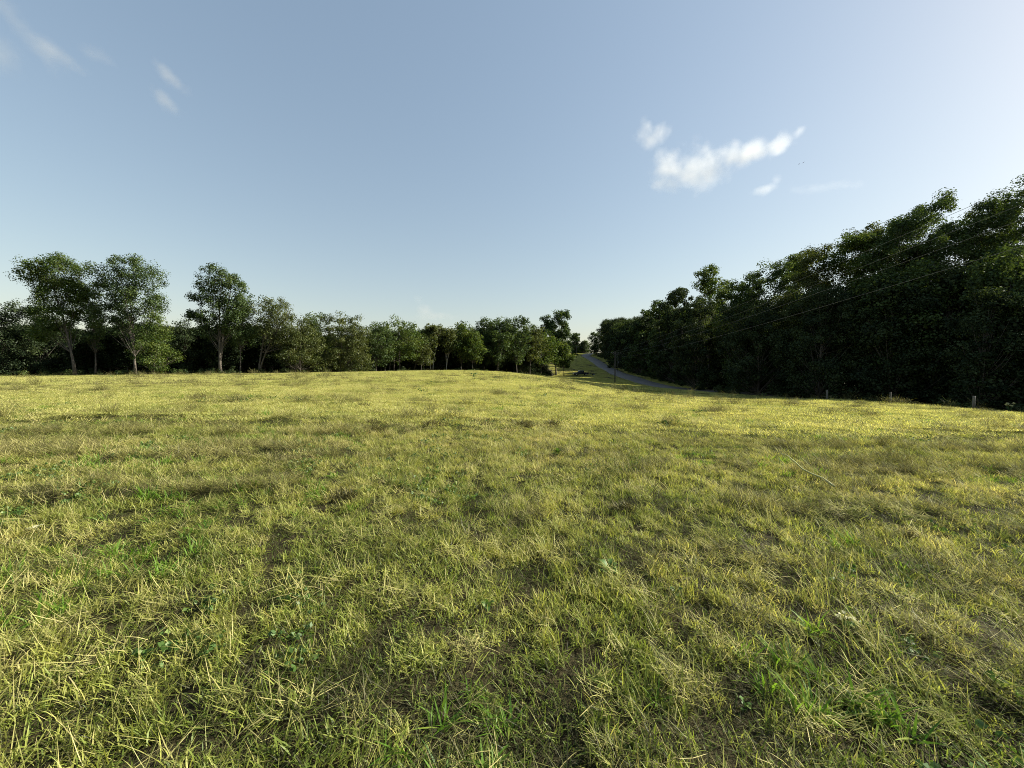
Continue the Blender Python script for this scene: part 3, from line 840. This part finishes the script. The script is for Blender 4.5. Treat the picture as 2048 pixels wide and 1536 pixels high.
# -- right wood
GR = 'trees of the tall wood on the right'
rt = [
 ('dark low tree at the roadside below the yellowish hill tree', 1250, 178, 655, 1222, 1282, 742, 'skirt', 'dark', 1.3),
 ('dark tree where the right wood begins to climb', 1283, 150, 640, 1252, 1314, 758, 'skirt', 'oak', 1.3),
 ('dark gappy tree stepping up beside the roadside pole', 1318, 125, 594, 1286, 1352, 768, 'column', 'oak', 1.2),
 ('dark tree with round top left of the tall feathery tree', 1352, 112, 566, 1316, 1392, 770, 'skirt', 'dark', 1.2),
 ('tall feathery tree with pointed light tips above the wood', 1418, 96, 521, 1374, 1466, 700, 'plume', 'light', .75),
 ('wide dark tree under the feathery tips', 1395, 88, 592, 1340, 1450, 778, 'skirt', 'dark', 1.2),
 ('gappy dome of leaves right of the feathery tree', 1482, 80, 545, 1440, 1530, 780, 'column', 'oak', 1.1),
 ('broad flat domed tree in the middle of right wood', 1548, 74, 513, 1490, 1604, 770, 'oval', 'oak', .95),
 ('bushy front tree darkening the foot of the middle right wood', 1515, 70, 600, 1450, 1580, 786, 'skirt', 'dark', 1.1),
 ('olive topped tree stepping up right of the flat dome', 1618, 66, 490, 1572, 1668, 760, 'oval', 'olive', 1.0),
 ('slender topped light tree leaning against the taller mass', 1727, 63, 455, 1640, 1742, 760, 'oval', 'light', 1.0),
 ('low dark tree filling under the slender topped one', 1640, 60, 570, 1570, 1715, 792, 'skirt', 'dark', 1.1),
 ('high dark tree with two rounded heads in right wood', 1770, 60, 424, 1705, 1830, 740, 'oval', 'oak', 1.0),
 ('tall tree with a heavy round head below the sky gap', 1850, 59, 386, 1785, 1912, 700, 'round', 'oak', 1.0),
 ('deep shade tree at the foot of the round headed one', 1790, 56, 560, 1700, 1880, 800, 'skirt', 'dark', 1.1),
 ('narrow headed tree standing right of the bright sky gap', 1945, 58, 393, 1900, 2000, 700, 'oval', 'oak', .9),
 ('highest dark tree rising at the right picture edge', 2040, 56, 352, 1965, 2120, 690, 'oval', 'oak', 1.1),
 ('full headed tree filling the slope right of the olive topped one', 1735, 68, 436, 1690, 1790, 700, 'oval', 'olive', 1.0),
 ('second feathery tree leaning over the flat dome', 1590, 78, 502, 1550, 1640, 700, 'oval', 'light', .9),
 ('full crown close behind the heavy round headed tree', 1805, 64, 412, 1745, 1880, 690, 'round', 'oak', 1.1),
 ('rounded dark crown just left of the highest edge tree', 1992, 61, 388, 1935, 2050, 690, 'round', 'oak', 1.1),
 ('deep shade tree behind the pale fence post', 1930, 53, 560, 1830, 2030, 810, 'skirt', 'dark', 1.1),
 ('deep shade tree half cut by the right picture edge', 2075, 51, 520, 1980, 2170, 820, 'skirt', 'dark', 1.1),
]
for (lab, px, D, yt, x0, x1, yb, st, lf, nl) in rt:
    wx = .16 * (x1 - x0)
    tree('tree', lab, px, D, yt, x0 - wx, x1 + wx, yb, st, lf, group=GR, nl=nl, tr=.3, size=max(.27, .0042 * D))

# -- the mass of the wood behind the edge trees
back = []
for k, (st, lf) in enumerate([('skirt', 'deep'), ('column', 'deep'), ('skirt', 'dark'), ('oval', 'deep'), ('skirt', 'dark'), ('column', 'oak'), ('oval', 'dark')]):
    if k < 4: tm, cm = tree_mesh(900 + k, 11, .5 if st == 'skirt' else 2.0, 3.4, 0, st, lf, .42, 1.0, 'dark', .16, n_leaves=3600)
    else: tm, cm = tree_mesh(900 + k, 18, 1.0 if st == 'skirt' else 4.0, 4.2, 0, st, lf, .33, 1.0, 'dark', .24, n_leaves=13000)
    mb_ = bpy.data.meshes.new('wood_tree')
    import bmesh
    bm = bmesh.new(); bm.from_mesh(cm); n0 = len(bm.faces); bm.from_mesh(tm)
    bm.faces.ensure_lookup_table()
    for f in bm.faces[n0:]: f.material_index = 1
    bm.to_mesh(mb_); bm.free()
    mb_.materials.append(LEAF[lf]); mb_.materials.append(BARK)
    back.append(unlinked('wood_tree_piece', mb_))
g = np.random.default_rng(77)
bx, by, bh = [], [], []
for i in range(420):            # left wood
    x = g.uniform(-150, 20); d = g.uniform(7, 48)
    y = wood_edge(x) + d
    if x > 12 and y > 150: continue
    bx.append(x); by.append(y)
    capz = 652 if x / y < -.45 else 657
    if -.60 < x / y < -.40: capz = 668
    zt = EYE + ray(900, capz + g.uniform(-4, 22))[1] * y
    bh.append(zt - gz(x, y))
for i in range(520):            # right wood
    y = g.uniform(-10, 300); x = right_edge(y) + g.uniform(4, 42)
    bx.append(x); by.append(y)
    bh.append(g.uniform(19, 24) if 120 < y < 262 else (g.uniform(14, 20) if y > 46 else (g.uniform(11, 15) if y > 30 else g.uniform(6, 9))))
for i in range(110):            # top of the hill
    x = g.uniform(-20, 60); y = g.uniform(312, 350)
    if 44 < x < 66 and y < 320: continue
    bx.append(x); by.append(y); bh.append(g.uniform(7, 11))
bx, by, bh = map(np.array, (bx, by, bh))
tall = bh > 12.5
s = np.where(tall, bh / 18, bh / 11)
vb = np.where(tall, g.integers(4, 7, len(s)), g.integers(0, 4, len(s)))
sw = s * g.uniform(.85, 1.2, len(s))
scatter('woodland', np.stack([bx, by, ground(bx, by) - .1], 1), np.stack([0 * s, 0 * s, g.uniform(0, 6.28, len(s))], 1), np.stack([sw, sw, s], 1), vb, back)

# -- scrub along the foot of both woods
sc_p = []
for k in range(3):
    C = g.normal(0, 1, (9, 3)) * np.array([.55, .55, .28]) + np.array([0, 0, .55])
    V, Q, cv = leaves(C, np.full(9, .42), 55, .2, 700 + k)
    sc_p.append(unlinked('scrub_piece', mesh_from('scrub', V, [Q], [LEAF[['dark', 'dark', 'oak'][k]]], {'cv': cv})))
sx = g.uniform(-120, 16, 190); sy = wood_edge(sx) + g.uniform(-.6, 6, 190) 
ry = g.uniform(15, 260, 260); rx = right_edge(ry) + g.uniform(-.5, 4, 260)
sx = np.concatenate([sx, rx]); sy = np.concatenate([sy, ry]); s = g.uniform(.3, 1.2, len(sx)) ** 1.3
scatter('undergrowth', np.stack([sx, sy, ground(sx, sy) - .1], 1), np.stack([0 * s, 0 * s, g.uniform(0, 6.28, len(s))], 1), np.stack([s, s, s], 1), g.integers(0, 3, len(s)), sc_p)

# ------------------------------------------------------------------ utility poles and wires
INS = plain('insulator', (.25, .22, .2), .3)
STEEL = plain('galvanised_steel', (.12, .12, .125), .6, .3)
WIRE = plain('wire', (.09, .088, .085), .7, .0)
def pole(px, D, ytop, label, tr=.16, x=None, h=None, rz=0, box=False):
    X = ray(px, 740)[0] * D if x is None else x
    zg = gz(X, D) - .05
    H = (EYE + ray(px, ytop)[1] * D - zg) if h is None else h
    e = empty('utility_pole', (X, D, zg), label, 'utility pole', 'roadside utility poles', rz)
    mb = MB(); mb.tube([(0, 0, -.3), (0, 0, H * .5), (0, 0, H)], [tr, tr * .85, tr * .65], 10); mb.build('pole_shaft', POLEWOOD, e, True)
    mb = MB(); mb.box((0, tr * .9, H - .45), (2.3, .1, .12)); mb.build('crossarm', POLEWOOD, e)
    for s_ in (-1.05, -.4, 1.05):
        mb = MB(); mb.tube([(s_, tr * .9, H - .39), (s_, tr * .9, H - .3), (s_, tr * .9, H - .22)], [.03, .06, .035], 8); mb.build('insulator', INS, e, True)
    mb = MB()
    for s_ in (-1, 1): mb.tube([(s_ * .75, tr * .85, H - .5), (0, tr * .8, H - 1.1)], .02, 4)
    mb.build('brace', STEEL, e)
    if box:
        mb = MB(); mb.tube([(.32, 0, H * .42), (.32, 0, H * .42 + .8)], .2, 12); mb.build('transformer', STEEL, e, True)
    return X, D, zg + H, e
p1 = pole(1230, 110, 703, 'dark utility pole standing where the field meets the road')
p2 = pole(1235.5, 165, 704, 'thinner utility pole behind the near one, past the road', .13, box=True)
p3 = pole(1153, 235, 692, 'pale distant utility pole on the bank up the hill', .14)
zr = gz(19.5, -6)
p0 = pole(0, -6, 0, 'utility pole at the field edge beyond the right of frame', .16, x=19.5, h=10.6 - zr)

def wire(a, b, sag, label, r=.012, n=28):
    a, b = np.array(a, float), np.array(b, float)
    t = np.linspace(0, 1, n)[:, None]
    P = a * (1 - t) + b * t
    P[:, 2] -= (4 * sag * t * (1 - t))[:, 0]
    mb = MB(); mb.tube(P, r, 4)
    return tag(mb.build('power_line', WIRE, None, True), label, 'power line', 'overhead power lines')
z1, z0 = p1[2], p0[2]
wire((p1[0] - 1.05, 110.1, z1 - .2), (p0[0] - 1.05, -6 + .1, z0 - .2), 1.1, 'topmost overhead wire sloping across the right wood', .009)
wire((p1[0] + 1.05, 110.1, z1 - .2), (p0[0] + 1.05, -6 + .1, z0 - .2), 1.1, 'second overhead wire running just under the topmost one', .009)
wire((p1[0], 110 - .16, z1 - .9), (p0[0], -6.16, z0 - 1.1), 1.35, 'third overhead wire down, clearly below the close pair', .009)
wire((p1[0], 110 - .16, z1 - 1.6), (p0[0], -6.16, z0 - 2.2), 1.5, 'lowest overhead wire across the dark right wood', .009)
wire((p1[0] - 1.05, 110.1, z1 - .2), (p2[0] - 1.05, 165.1, p2[2] - .2), .5, 'short wire between the two poles by the road', .012, 12)
wire((p2[0] - 1.05, 165.1, p2[2] - .2), (p3[0] + 1.05, 235.1, p3[2] - .2), .8, 'wire climbing from road pole to the hill pole', .012, 12)

# ------------------------------------------------------------------ fence along the right edge of the field
def fence_post(px, D, h, label, r=.085, lean=0.0):
    X = ray(px, 740)[0] * D
    z = gz(X, D)
    mb = MB(); mb.tube([(X, D, z - .3), (X + lean * .5, D, z + h * .5), (X + lean, D, z + h - .03), (X + lean, D, z + h)], [r * 1.05, r, r * .95, r * .75], 9)
    return tag(mb.build('fence_post', WOOD, None, True), label, 'fence post', 'posts of the field fence')
fence_post(1950, 33, 1.25, 'pale weathered fence post nearest the right picture edge', .10, .02)
fence_post(1783, 37.5, 1.2, 'fence post half hidden by the slope, second from right', .07, -.02)
fence_post(1655, 44, 1.2, 'faint grey fence post at the brow, leftmost of three', .09, .02)

# ------------------------------------------------------------------ parked pickup truck and trailer
PAINT = plain('dark_paint', (.012, .014, .017), .25)
GLASS = plain('dark_glass', (.02, .025, .03), .08)
RUBBER = plain('rubber', (.012, .012, .012), .9)
CHROME = plain('chrome', (.55, .56, .58), .25, 1)
LAMP = plain('lamp_lens', (.6, .58, .52), .15)
REDL = plain('tail_lamp', (.30, .02, .02), .2)

def bevelled(o, w=.04):
    md = o.modifiers.new('bevel', 'BEVEL'); md.width = w; md.segments = 2; md.limit_method = 'ANGLE'
def wheel(parent, x, y, r=.39, wd=.26):
    t = MB(); t.tube([(x, y - wd / 2, r), (x, y - wd / 2 + .03, r), (x, y + wd / 2 - .03, r), (x, y + wd / 2, r)], [r * .88, r, r, r * .88], 20)
    o = t.build('wheel', RUBBER, parent, True)
    s_ = 1 if y > 0 else -1
    h = MB(); h.tube([(x, y + s_ * wd * .35, r), (x, y + s_ * (wd / 2 + .012), r)], [r * .6, r * .52], 14); h.build('rim', CHROME, o, True)
tx, tD = ray(1161.5, 740)[0] * 150, 150
tz = gz(tx, tD)
T = empty('pickup_truck', (tx, tD, tz + .02), 'dark pickup truck parked side on in the shade below road', 'pickup truck', rz=R(4))
mb = MB(); mb.prism([(-2.85, .45), (2.85, .5), (2.85, 1.08), (1.0, 1.10), (-1.25, 1.12), (-2.55, 1.05), (-2.85, .92)], -.95, .95); bevelled(mb.build('body', PAINT, T), .06)
mb = MB(); mb.prism([(-1.35, 1.1), (1.12, 1.1), (1.0, 1.84), (.7, 1.92), (-.45, 1.92), (-.7, 1.86)], -.84, .84); bevelled(mb.build('cab', PAINT, T), .07)
for s_ in (-1, 1):
    for a, b_ in ((-.98, -.12), (-.02, .88)):
        mb = MB(); mb.prism([(a if a > -.5 else a, 1.16), (b_, 1.16), (b_ - .05, 1.76), (a + (.42 if a < -.5 else .03), 1.76)], s_ * .845, s_ * .862); mb.build('side_window', GLASS, T)
mb = MB(); mb.add([(-1.34, -.74, 1.15), (-1.34, .74, 1.15), (-.73, .70, 1.82), (-.73, -.70, 1.82), (-1.30, -.74, 1.12), (-1.30, .74, 1.12), (-.69, .70, 1.80), (-.69, -.70, 1.80)],
                  [(0, 1, 2, 3), (7, 6, 5, 4), (0, 4, 5, 1), (1, 5, 6, 2), (2, 6, 7, 3), (3, 7, 4, 0)]); mb.build('windscreen', GLASS, T)
mb = MB(); mb.prism([(1.16, 1.1), (2.82, 1.09), (2.82, 1.15), (1.16, 1.17)], -.9, .9); mb.build('bed_cover', RUBBER, T)
for x_ in (-1.85, 1.85):
    for y_ in (-.86, .86): wheel(T, x_, y_)
mb = MB(); mb.box((-2.92, 0, .58), (.16, 1.84, .24)); bevelled(mb.build('front_bumper', CHROME, T))
mb = MB(); mb.box((2.92, 0, .6), (.16, 1.84, .2)); bevelled(mb.build('rear_bumper', CHROME, T))
for s_ in (-1, 1):
    mb = MB(); mb.box((-2.84, s_ * .74, .9), (.08, .34, .16)); mb.build('headlight', LAMP, T)
    mb = MB(); mb.box((2.855, s_ * .86, .92), (.04, .14, .26)); mb.build('tail_light', REDL, T)
    mb = MB(); mb.box((-.98, s_ * 1.02, 1.22), (.12, .2, .18)); mb.build('mirror', PAINT, T)
ux, uD = ray(1186, 740)[0] * 151, 151
U_ = empty('utility_trailer', (ux, uD, gz(ux, uD)), 'low dark flat trailer hitched behind the parked pickup truck', 'trailer', rz=R(3))
mb = MB(); mb.box((0, 0, .55), (2.8, 1.5, .1)); mb.build('deck', RUBBER, U_)
mb = MB()
for y_ in (-.72, .72): mb.box((0, y_, .78), (2.7, .05, .06))
for x_ in (-1.3, 0, 1.3):
    for y_ in (-.72, .72): mb.box((x_, y_, .69), (.05, .05, .2))
mb.build('side_rail', PAINT, U_)
mb = MB(); mb.tube([(-1.4, -.5, .53), (-2.1, 0, .5)], .04, 6); mb.tube([(-1.4, .5, .53), (-2.1, 0, .5)], .04, 6); mb.build('drawbar', PAINT, U_)
for y_ in (-.84, .84): wheel(U_, .2, y_, .3, .18)

# ------------------------------------------------------------------ single plants and clumps in the field
def leaf_plant(name, px, py, label, n, L, mat, cat='weed', seed=0, up=.5, dist=None, group=None, stem=True):
    a, b = ray(px, py)
    D = dist or EYE / -b
    for _ in range(6): D = (EYE - gz(a * D, D)) / -b
    X, z = a * D, gz(a * D, D)
    g = np.random.default_rng(seed)
    e = empty(name, (X, D, z - .015), label, cat, group)
    st = MB(); Vs, Qs, cs, k = [], [], [], 0
    for i in range(n):
        az = i * 2.4 + g.normal(0, .3); el = up + g.normal(0, .25); l = L * g.uniform(.6, 1.2)
        d = np.array([math.cos(az) * math.cos(el), math.sin(az) * math.cos(el), math.sin(el)])
        base = np.array([0, 0, .01]) + d * l * .35 + np.array([0, 0, g.uniform(0, .06)])
        st.tube([(0, 0, -.01), base], [.0028, .0016], 4, False)
        sd_ = np.cross(d, [0, 0, 1]); sd_ /= np.linalg.norm(sd_); nn = np.cross(sd_, d)
        wv = l * g.uniform(.26, .38)
        rows = [(0, .1), (.25, .8), (.5, 1), (.75, .75), (1, .03)]
        for (t_, w_) in rows:
            c = base + d * l * t_ - nn * 0 + np.array([0, 0, -l * .35 * t_ * t_])
            Vs += [c - sd_ * wv * w_ + nn * wv * w_ * .35, c, c + sd_ * wv * w_ + nn * wv * w_ * .35]
        for r_ in range(4):
            o_ = k + r_ * 3
            Qs += [(o_, o_ + 1, o_ + 4, o_ + 3), (o_ + 1, o_ + 2, o_ + 5, o_ + 4)]
        cs += [g.uniform(0, 1)] * 15; k += 15
    link('leaves', mesh_from('leaves', Vs, [np.array(Qs)], [mat], {'cv': cs}, True), e)
    st.build('stem', M_weed, e)
    return e
leaf_plant('broadleaf_weed', 1218, 1150, 'dark broad leaved weed in a hollow right of centre', 24, .075, M_weed, seed=1, up=.6)
leaf_plant('broadleaf_weed', 1350, 1195, 'small broad leaved weed just right of the hollow weed', 8, .05, M_weed, seed=2, up=.6)
leaf_plant('broadleaf_weed', 1690, 1250, 'small weed with whitish upturned leaves, lower right', 6, .06, M_pale, seed=3, up=.7)
leaf_plant('broadleaf_weed', 70, 1068, 'pale yellow leaved weed near the left picture edge', 8, .055, M_pale, seed=4, up=.8)
leaf_plant('broadleaf_weed', 1115, 912, 'dark leafy weed standing alone in the mid field', 26, .10, M_weed, seed=5, up=.9)
leaf_plant('broadleaf_weed', 975, 1225, 'small dark weed low in the grass below centre', 8, .06, M_weed, seed=6, up=.7)
leaf_plant('broadleaf_weed', 1490, 1420, 'yellow green weed at the bottom right of centre', 9, .035, M_weed, seed=7, up=.7)

# long cut stalk lying on the grass
a0, a1 = at(1560, 935, 6.9), at(1668, 992, 5.2)
A = np.array([a0[0], a0[1], gz(a0[0], a0[1]) + .20]); B = np.array([a1[0], a1[1], gz(a1[0], a1[1]) + .08])
STK = plain('stalk', (.30, .30, .10), .6)
mb = MB(); t_ = np.linspace(0, 1, 7)[:, None]; mb.tube(A * (1 - t_) + B * t_ + np.array([0, 0, .03]) * np.sin(t_ * 9), [.006, .008, .01, .011, .012, .013, .014], 6)
tag(mb.build('cut_stalk', STK, None, True), 'long thick cut stalk leaning over the grass at right', 'stalk')

# lumps of raked hay standing up from the rows
lumps = [(867, 853, .20, 'dark upright hay lump left of centre in the raked row'), (748, 866, .26, 'wide dark hay lump at the left of the raked row'),
         (745, 848, .14, 'small hay lump just behind the wide dark one'), (1047, 855, .24, 'rounded hay lump right of centre in the raked row'),
         (1105, 852, .18, 'flat hay lump following the rounded one in the row'), (973, 853, .15, 'little hay lump between the upright and rounded ones'),
         (690, 995, .17, 'dark hay lump in the grass left of centre'), (1250, 1020, .18, 'dark hay lump in the grass right of centre'),
         (1820, 1075, .16, 'dark hay lump among the right foreground tufts'), (1795, 945, .15, 'small lone hay lump far to the right'),
         (722, 817, .22, 'distant hay lump in the mid field, left of centre'), (1900, 895, .22, 'long hay lump near the right edge of field'), (590, 925, .2, 'dark hay lump below the mid field, left')]
for i, (px, py, s_, lab) in enumerate(lumps):
    a, b = ray(px, py); D = EYE / -b
    for _ in range(6): D = (EYE - gz(a * D, D)) / -b
    n_b = 420
    s_ = s_ * (.55 if D < 9 else .85)
    V, Q, T_, c = blades(n_b, s_ * .9, (.5 * s_, 1.5 * s_), (.0025 + .0006 * D, .004 + .0009 * D), (.5, 1.6), (-.5, .8), (.4, .2), seed=300 + i)
    root = np.repeat(V.reshape(n_b, 7, 3)[:, :1], 7, 1).reshape(-1, 3)
    rr = np.hypot(root[:, 0], root[:, 1]) / (s_ * .9)
    V[:, 2] += .62 * s_ * (1 - rr ** 2) * np.repeat(np.random.default_rng(i).uniform(0, 1, n_b), 7)
    V[:, 0] *= 1.4
    o = link('hay_lump', mesh_from('hay_lump', V, [Q, T_], [M_hay], {'cv': c}))
    o.location = (a * D, D, gz(a * D, D) - .01)
    tag(o, lab, 'hay lump', 'lumps of raked hay')

# weeds sticking up along the brow and fence
for i, (px, D, h, lab) in enumerate([(2022, 29.5, .75, 'pale seed headed weed by the fence at right edge'), (1530, 52, .8, 'tall thin weed at the brow before the dark wood'), (947, 34, .7, 'lone tall weed in the far field right of middle')]):
    X = ray(px, 740)[0] * D; z = gz(X, D)
    g_ = np.random.default_rng(i + 40)
    e = empty('tall_weed', (X, D, z), lab, 'weed')
    st = MB(); C = []
    for k in range(5):
        tip = np.array([g_.normal(0, .22), g_.normal(0, .1), h * g_.uniform(.7, 1.05)])
        st.tube([(0, 0, -.02), tip * .5 + np.array([.02, 0, .05]), tip], [.012, .009, .006], 4); C.append(tip)
    st.build('stem', M_weed, e)
    for k in range(5):
        V, Q, cv = leaves(np.array(C[k:k + 1]), np.full(1, .08), 40, .08, 810 + i * 5 + k)
        link('seed_head', mesh_from('seed_head', V, [Q], [M_pale if i == 0 else M_weed], {'cv': cv}), e)

# ------------------------------------------------------------------ birds
def bird(px, py, D, s_, rz, label):
    p = at(px, py, D)
    V = [(0, .5, 0), (.1, .2, .05), (-.1, .2, .05), (0, .2, -.08), (.09, -.25, .04), (-.09, -.25, .04), (0, -.25, -.05), (.16, -.6, 0), (-.16, -.6, 0),
         (.75, .18, .22), (.72, -.05, .2), (1.35, -.15, .10), (-.75, .18, .22), (-.72, -.05, .2), (-1.35, -.15, .10)]
    T_ = [(0, 1, 2), (0, 3, 1), (0, 2, 3), (1, 4, 2), (2, 4, 5), (1, 3, 4), (3, 6, 4), (2, 5, 3), (3, 5, 6), (4, 7, 8), (4, 8, 5), (4, 6, 7), (6, 8, 7), (5, 8, 6),
          (1, 9, 10), (1, 10, 4), (9, 11, 10), (2, 13, 12), (2, 5, 13), (12, 13, 14)]
    o = link('bird', mesh_from('bird', np.array(V) * s_, [np.array(T_)], [RUBBER]))
    o.location = p; o.rotation_euler = (R(10), R(12), rz)
    tag(o, label, 'bird', 'birds in flight')
bird(1598, 328, 120, .32, R(70), 'tiny dark bird in the sky, lower of the two')
bird(1607, 325, 128, .30, R(110), 'tiny dark bird in the sky, higher of the two')

# ------------------------------------------------------------------ clouds
def cloud(name, D, blobs, dens, label, noise=.022, edge=1.5, thick=.8, detail=6, aniso=.35):
    """blobs: (px, py, rx, ry, rot) in picture pixels, placed at depth D; a real volume of vapour."""
    k = D / F_PX
    cs = []
    for (px, py, rx, ry, rot) in blobs:
        cs.append((Vector(at(px, py, D)), rx * k * 1.12, ry * k * 1.15, rot))
    org = sum((c[0] for c in cs), Vector()) / len(cs)
    m, nt, o = new_mat(name + '_vapour')
    tc = nt.nodes.new('ShaderNodeTexCoord')
    no = nt.nodes.new('ShaderNodeTexNoise'); no.inputs['Scale'].default_value = noise; no.inputs['Detail'].default_value = detail; no.inputs['Roughness'].default_value = .6
    nt.links.new(tc.outputs['Object'], no.inputs['Vector'])
    acc = None
    for (c, rx, ry, rot) in cs:
        mp = nt.nodes.new('ShaderNodeMapping'); mp.vector_type = 'TEXTURE'
        l = c - org
        mp.inputs['Location'].default_value = l
        mp.inputs['Rotation'].default_value = (0, -rot, 0)
        mp.inputs['Scale'].default_value = (rx, (rx * ry) ** .5 * thick, ry)
        nt.links.new(tc.outputs['Object'], mp.inputs['Vector'])
        ln_ = nt.nodes.new('ShaderNodeVectorMath'); ln_.operation = 'LENGTH'
        nt.links.new(mp.outputs[0], ln_.inputs[0])
        acc = ln_.outputs['Value'] if acc is None else math_node(nt, 'SMOOTH_MIN', acc, ln_.outputs['Value'])
        if acc.node.type == 'MATH': acc.node.inputs[2].default_value = .25
    f = math_node(nt, 'SUBTRACT', 1.0, acc)
    f = math_node(nt, 'ADD', f, math_node(nt, 'MULTIPLY', math_node(nt, 'SUBTRACT', no.outputs['Fac'], .53), 2.9))
    f = math_node(nt, 'DIVIDE', f, edge, True)
    f = math_node(nt, 'MULTIPLY', math_node(nt, 'POWER', f, 1.2), dens)
    v = N(nt, 'ShaderNodeVolumePrincipled')
    v.inputs['Color'].default_value = (.80, .79, .765, 1); v.inputs['Anisotropy'].default_value = aniso
    nt.links.new(f, v.inputs['Density'])
    nt.links.new(v.outputs[0], o.inputs['Volume'])
    # hull: one closed lump round all puffs
    V, Q = [], []
    lo = np.array([min(c[0][i] - 1.7 * max(c[1], c[2]) for c in cs) for i in range(3)]); hi = np.array([max(c[0][i] + 1.7 * max(c[1], c[2]) for c in cs) for i in range(3)])
    ctr = (lo + hi) / 2; hf = (hi - lo) / 2
    mb = MB()
    nu, nv = 24, 12
    pts = []
    for i in range(nv + 1):
        th = math.pi * i / nv
        for j in range(nu):
            ph = 2 * math.pi * j / nu
            d = np.array([math.sin(th) * math.cos(ph), math.sin(th) * math.sin(ph), math.cos(th)])
            d = np.sign(d) * np.abs(d) ** .6
            pts.append(ctr - np.array(org) + d * hf)
    mb.add(pts, [(i * nu + j, (i + 1) * nu + j, (i + 1) * nu + (j + 1) % nu, i * nu + (j + 1) % nu) for i in range(nv) for j in range(nu)])
    ob = mb.build(name, m); ob.location = org
    tag(ob, label, 'cloud', 'clouds')
    return ob
CD = 900
cloud('cloud', CD, [(1345, 340, 42, 34, 0), (1400, 322, 48, 34, .1), (1420, 345, 40, 24, 0), (1335, 365, 30, 16, 0), (1375, 352, 46, 26, 0), (1465, 312, 40, 26, .3), (1510, 300, 36, 26, .3), (1555, 288, 40, 18, .35)], .024,
      'long white cumulus cloud with a grey belly, right of centre')
cloud('cloud', CD, [(1290, 258, 22, 20, -.6), (1320, 268, 20, 20, 0), (1305, 280, 20, 14, 0)], .03, 'small ragged white cloud above the left end of cumulus', .02)
cloud('cloud', CD, [(1598, 262, 12, 10, .5)], .03, 'tiny wisp off the upper right tip of cumulus', .03)
cloud('cloud', CD, [(1530, 378, 26, 9, .2), (1552, 360, 12, 10, .5)], .022, 'faint low wisp under the right end of cumulus', .025)
cloud('cloud', CD, [(337, 150, 48, 13, -.72)], .018, 'upper of two short streak clouds at upper left', .02)
cloud('cloud', CD, [(331, 200, 38, 14, -.72)], .019, 'lower of two short streak clouds at upper left', .02)
cloud('cloud', CD, [(45, 55, 80, 22, -.85), (105, 100, 70, 16, -.6), (190, 108, 34, 12, -.3)], .009, 'long faint streak cloud in the top left corner', .014)
cloud('cloud', CD, [(5, 105, 45, 30, -.3)], .009, 'soft pale cloud patch at the left picture edge', .014)
cloud('cloud', 1400, [(835, 600, 16, 12, -.7), (850, 620, 26, 14, -.7), (875, 632, 40, 9, 0)], .012, 'faint low cloud just above the middle of far wood', .01)
cloud('cloud', CD, [(1640, 374, 60, 9, .05), (1690, 372, 40, 8, 0)], .005, 'very faint thin wisp above the right wood', .014)

# ------------------------------------------------------------------ what the uncounted masses are
for n_, lab, cat in [('meadow_grass', 'mown grass tufts and clippings in the foreground', 'grass'), ('thatch', 'dead thatch between grass tufts, darkened in colour for shade', 'thatch'),
                     ('meadow_turf', 'mown grass with raked rows across the middle field', 'grass'), ('mown_turf', 'short turf between the tufts in mid field', 'grass'),
                     ('distant_turf', 'sunlit yellow green turf of the far field and verge', 'grass'), ('field_tufts', 'scattered tufts and hay rows on the far field', 'grass'),
                     ('woodland', 'dark mass of woodland behind the edge trees', 'woodland'), ('undergrowth', 'low leafy scrub along the foot of the woods', 'undergrowth')]:
    tag(bpy.data.objects[n_], lab, cat)
